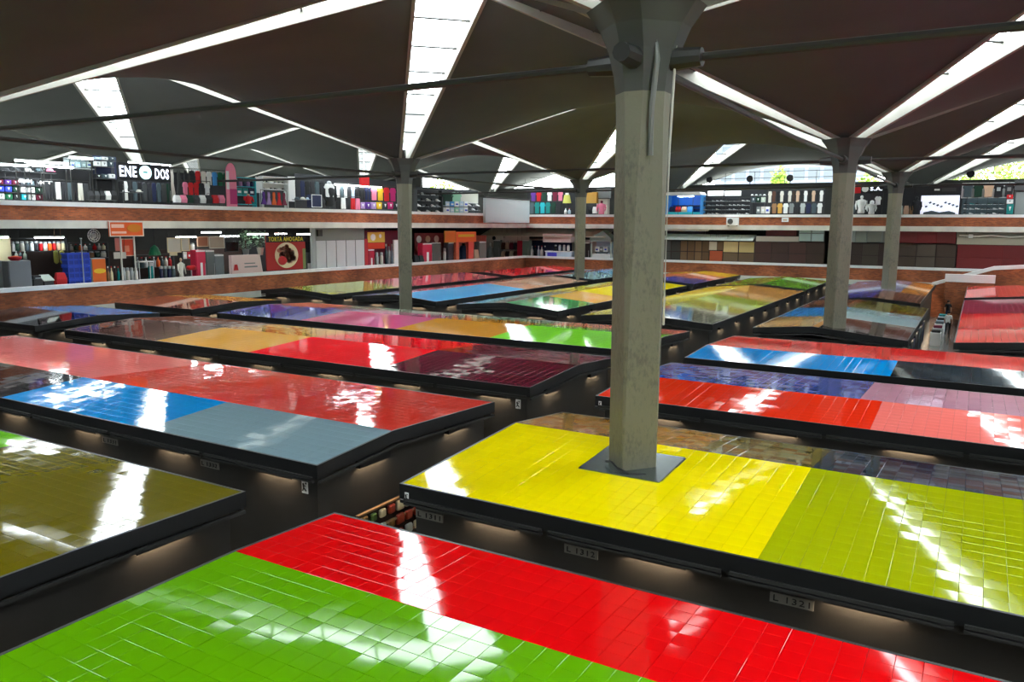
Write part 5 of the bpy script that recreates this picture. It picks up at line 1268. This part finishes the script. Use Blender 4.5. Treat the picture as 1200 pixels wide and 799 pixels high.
shutters(1121, 1230, 287.5, 318, .5, 2, 3, [(112,24,26), (106,22,24)], 'dark red shutter near the right edge of the far lower gallery', 'dark red', zf=FLOOR2)
shutters(1054, 1120.5, 263.5, 285, .4, 3, 1, [(106,28,26), (112,28,26), (100,26,24)], 'dark red upper panel right of the distant flared column', 'dark red')
shutters(936, 966, 264, 283, .4, 2, 2, [(168,190,184), (176,198,196)], 'pale teal shutter of four panels left of the flared column', 'grey')
shutters(990, 1016, 263, 284, .4, 2, 1, [(146,158,154), (138,146,136)], 'pale grey green shutter right of the flared column', 'grey')
shutters(1016, 1053, 263, 284, .5, 2, 1, [(128,132,122), (118,120,110)], 'greyish closed panel behind the distant flared column', 'grey')
panel('recess_panel', 'F', 1.4, (897, 268, 934, 277), (150,88,92), 'dusty pink recess panel over the dark brown shutter', 'panel', .1, None, 'charcoal')
panel('ledge', 'F', .5, (886, 277, 936, 283), (186,176,164), 'pale ledge over the dark brown shutter', 'ledge', .5)
panel('ledge', 'F', .6, (1121, 262, 1230, 270), (210,206,192), 'pale upper beam near the right edge of the far gallery', 'beam', .4)
panel('ledge', 'F', .9, (1121, 270, 1230, 279), (150,146,132), 'dim recess with pipes near the right edge of the far gallery', 'panel', .3)
panel('ledge', 'F', .5, (1121, 279, 1230, 287), (176,170,150), 'pale lower beam above the dark red shutter', 'beam', .4)
loc, rz, w, h = spot('F', .35, 1124, 274, 1200, 279); mb = MB(); mb.tube([(-w/2, 0, .2), (-w*.2, 0, .12), (0, 0, .22), (w*.3, 0, .1), (w/2, 0, .15)], .06, 6)
o = tag(mb.build('service_pipe', km('offwhite', .5), None, loc, rz), 'pale wavy service pipe near the right edge of the far gallery', 'pipe'); mb = MB(); mb.box(-w*.35, -w*.28, -.05, .1, 0, .3); mb.build('clamp', km('white'), o)

# ---------------- stairs at the right
pa, pb, pc = on_y(1092, 331, 74.0), on_y(1165, 312, 74.0), on_y(1230, 309, 74.0)
mb = MB(); mb.prism_y([(pa.x, 0), (pc.x, 0), (pc.x, pc.z - .3), (pb.x, pb.z - .3), (pa.x, pa.z - .3)], 74.0, 74.3)
o = tag(mb.build('staircase', M_BRICK), 'brick stair parapet with a white sloping cap at the right', 'stairs')
mb = MB(); mb.prism_y([(pa.x, pa.z - .299), (pb.x, pb.z - .299), (pc.x, pc.z - .299), (pc.x, pc.z), (pb.x, pb.z), (pa.x, pa.z)], 73.92, 74.38); mb.build('white_cap', M_CAP, o)
for k in range(10):
    mb = MB(); x = pa.x + k*(pb.x-pa.x)/10; mb.box(x, x + (pb.x-pa.x)/10, 74.31, 76.4, 0, pa.z - 1.0 + (pb.z-pa.z)*k/10); mb.build('step', M_SLAB, o)
loc, rz, w, h = spot('F', -5.6, 1108, 322, 1166, 331, 0); mb = MB(); mb.box(-w/2, w/2, 0, .5, 0, h - .62); o = tag(mb.build('low_wall', M_BRICK, None, loc, 0), 'low brick wall with a white coping by the stairs', 'wall')
mb = MB(); mb.box(-w/2-.04, w/2+.04, -.05, .5, h-.619, h); mb.build('coping', M_WHITE, o)
# ---------------- aisle goods, people, trees and buildings outside
def person(loc, rz, h, shirt, trousers, label, hair=(30,24,22), lean=0.0):
    t = thing('person', label, 'person', loc, rz)
    J = {'pel': (0,0,.53), 'wai': (0,0,.62), 'che': (0,-.01,.74), 'nec': (0,0,.83), 'hed': (0,-.01,.87), 'top': (0,-.01,.97),
         'sl': (-.10,0,.81), 'el': (-.135,.01,.64), 'wl': (-.13,-.05,.50), 'hl': (-.13,-.06,.45), 'sr': (.10,0,.81), 'er': (.135,.02,.64), 'wr': (.13,-.03,.50), 'hr': (.13,-.04,.45),
         'pl': (-.05,0,.50), 'kl': (-.055,-.05,.28), 'al': (-.055,.02,.045), 'tl': (-.06,-.09,.02), 'pr': (.05,0,.50), 'kr': (.055,.01,.28), 'ar': (.06,.08,.05), 'tr': (.065,-.02,.02)}
    E_ = ['pel wai','wai che','che nec','nec hed','hed top','che sl','sl el','el wl','wl hl','che sr','sr er','er wr','wr hr','pel pl','pl kl','kl al','al tl','pel pr','pr kr','kr ar','ar tr']
    rad = {'pel':.075,'wai':.068,'che':.085,'nec':.032,'hed':.05,'top':.045,'sl':.042,'el':.03,'wl':.022,'hl':.02,'sr':.042,'er':.03,'wr':.022,'hr':.02,'pl':.06,'kl':.042,'al':.028,'tl':.022,'pr':.06,'kr':.042,'ar':.028,'tr':.022}
    ks = list(J); me = bpy.data.meshes.new('body')
    me.from_pydata([tuple(c*h for c in J[k]) for k in ks], [tuple(ks.index(q) for q in e.split()) for e in E_], [])
    o = link('body', me, t)
    md = o.modifiers.new('skin', 'SKIN'); sv = me.skin_vertices[0].data
    for i, k in enumerate(ks): sv[i].radius = (rad[k]*h, rad[k]*h*.85); sv[i].use_root = (k == 'pel')
    o.modifiers.new('sub', 'SUBSURF').levels = 1
    dg = bpy.context.evaluated_depsgraph_get(); m2 = bpy.data.meshes.new_from_object(o.evaluated_get(dg)); o.modifiers.clear(); o.data = m2
    m2.materials.clear()
    for c in (shirt, trousers, (190,140,110), hair): m2.materials.append(km(c, .8))
    for p in m2.polygons:
        z = p.center.z/h; x = abs(p.center.x)/h
        p.material_index = 2 if (z > .83 or (x > .105 and z < .66)) else (0 if z > .52 else (1 if z > .06 else 3)); p.use_smooth = True
    mb = MB(); mb.lathe([(.052*h, .9*h), (.062*h, .94*h), (.05*h, .985*h), (.02*h, h)], 12, 0, .008*h); mb.build('hair', km(hair, .8), t, smooth=True)
    return t
P1 = on_z(1111, 379, 0.0)
person((-1.45, 62.0, 0), 2.9, 1.68, (214,214,212), 'black', 'person in a white top and dark trousers walking down the right hand aisle')
person((-1.75, 71.0, 0), 0.3, 1.7, 'charcoal', 'navy', 'person in dark clothes at the far end of the right hand aisle')
# goods hung along the aisle wall of the block with the flared column
for i in range(14):
    y = 38.6 + i*1.02
    c = ['charcoal', 'black', 'slate', 'charcoal', 'dark grey', 'navy', 'black'][i % 7]
    h = 1.25; o = cloth(SHIRT, .75, h).build('jacket', km(c, .85), None, (-2.45, y, .75 - .03*(i % 3)), PI/2)
    tag(o, '%s jacket on the right hand aisle wall, %s from the near end' % (c, ORD[i]), 'jacket', 'jackets along the right hand aisle')
    mb = MB(); mb.tube([(0, 0, h*.95), (0, 0, h+.12)], .01, 4); mb.build('hanger', M_STEEL, o)
for i in range(5):
    y = 56 + i*2.6; mb = MB(); mb.cbox(-.35, .35, -.3, .3, 0, .85, .03)
    o = tag(mb.build('display_table', km(('white', 'silver', 'white', 'pale blue', 'white')[i], .3), None, (-2.05 + .12, y, 0), PI/2), 'small pale display table in the right hand aisle, %s from the near end' % ORD[i], 'table', 'display tables of the right hand aisle')
    mb = MB(); mb.cbox(-.3, .3, -.25, .25, .851, 1.0, .02); mb.build('goods_tray', km(('charcoal', 'maroon', 'slate', 'black', 'teal')[i]), o)
# rack of gilded frames between the blue grey and the yellow roof
def frame_rack(loc, rz, w, h, label, seed):
    t = thing('display_rack', label, 'display rack', loc, rz); rr = random.Random(seed)
    mb = MB(); mb.box(-w/2, w/2, .04, .1, 0, h); mb.build('backing', km('dark brown'), t)
    mb = MB()
    for x in (-w/2, 0, w/2): mb.box(x-.02, x+.02, -.02, .039, 0, h)
    for z in (h*.33, h*.66, h): mb.box(-w/2-.02, w/2+.02, -.025, .039, z-.02, z+.02)
    mb.build('frame', km('tan', .5), t)
    nx, nz = max(2, int(w/.3)), 4
    for i in range(nx):
        for j in range(nz):
            x = -w/2 + (i+.5)*w/nx; z = (j+.5)*h/nz; s = rr.uniform(.09, .13)
            mb = MB(); mb.cbox(x-s, x+s, -.06, .03, z-s*.9, z+s*.9, .03); mb.build('trinket', km([(196,150,60), (170,60,40), (220,200,160), (90,120,60), (140,100,50), (190,190,180)][rr.randrange(6)], .4), t)
za = on_x(472, 597, -8.62).z
frame_rack((-8.66, 13.6, 0), -PI/2, 4.6, 1.45, 'low rack of small gilded goods on the aisle side of the yellow roofed block', 3)
frame_rack((-10.8, 14.4, 0), PI/2, 4.6, 1.3, 'low rack of colourful trinkets on the aisle side of the red and grey block', 5)

# trees outside the open far end
M_LIME = mat('sunlit_leaf', (104, 132, 22), .6)
def tree(x, y, h, r, label, seed):
    t = thing('tree', label, 'tree', (x, y, 0), 0, 'trees beyond the open far end'); rr = random.Random(seed)
    mb = MB(); mb.tube([(0, 0, 0), (.2, 0, h*.35), (0, .2, h*.6)], [.35, .25, .12], 8); mb.build('trunk', km('brown'), t)
    mb = MB()
    for k in range(1500):
        a = rr.uniform(0, 2*PI); u = rr.uniform(-1, 1); q = rr.uniform(.55, 1)
        P = Vector((r*q*math.sqrt(1-u*u)*math.cos(a), r*q*math.sqrt(1-u*u)*math.sin(a), h*.68 + h*.34*q*u)); L = rr.uniform(.35, .7)
        d = Vector((rr.uniform(-1, 1), rr.uniform(-1, 1), rr.uniform(-.7, .7))).normalized()*L; s = d.orthogonal().normalized()*L*.35
        mb.add([P, P+d*.5+s, P+d, P+d*.5-s], [(0, 1, 2, 3)])
    o = mb.build('crown', M_LIME, t); o['kind'] = 'stuff'
for i, (u, y, h, r, lab) in enumerate([(913, 112, 15, 1.6, 'slim lime green tree before the pale building outside'), (1020, 110, 14, 2.2, 'lime green tree seen between the two flared columns'),
        (1118, 106, 15, 3.4, 'left large lime green tree outside at the right'), (1160, 118, 17, 4.2, 'middle large lime green tree outside at the right'), (1212, 108, 17, 4.6, 'right large lime green tree outside at the right edge'),
        (519, 118, 15, 3.6, 'lime green tree seen right of the slim left column'), (681, 112, 13.5, 2.0, 'lime green tree seen beside the small distant column')]):
    p = on_y(u, 205, y); tree(p.x, y, h, r, lab, i)
# pale building
pl0, pl1 = on_y(838, 200, 150.0), on_y(1012, 200, 150.0)
wB = pl1.x - pl0.x; t = thing('office_building', 'pale office building with window bands outside the open far end', 'building', ((pl0.x+pl1.x)/2, 150, 0), 0)
mb = MB(); mb.box(-wB/2, wB/2, 0, 14, 0, 24); mb.build('wall', km((84,92,104), .8), t)
M_WIN = mat('window_glass_far', (44, 54, 60), .1)
for r in range(5):
    for k in range(9):
        x = -wB/2 + 1.2 + k*(wB-2.4)/9
        mb = MB(); mb.box(x, x + (wB-2.4)/9 - .7, -.06, -.001, 3 + r*4.2, 5 + r*4.2); mb.build('window', M_WIN, t)
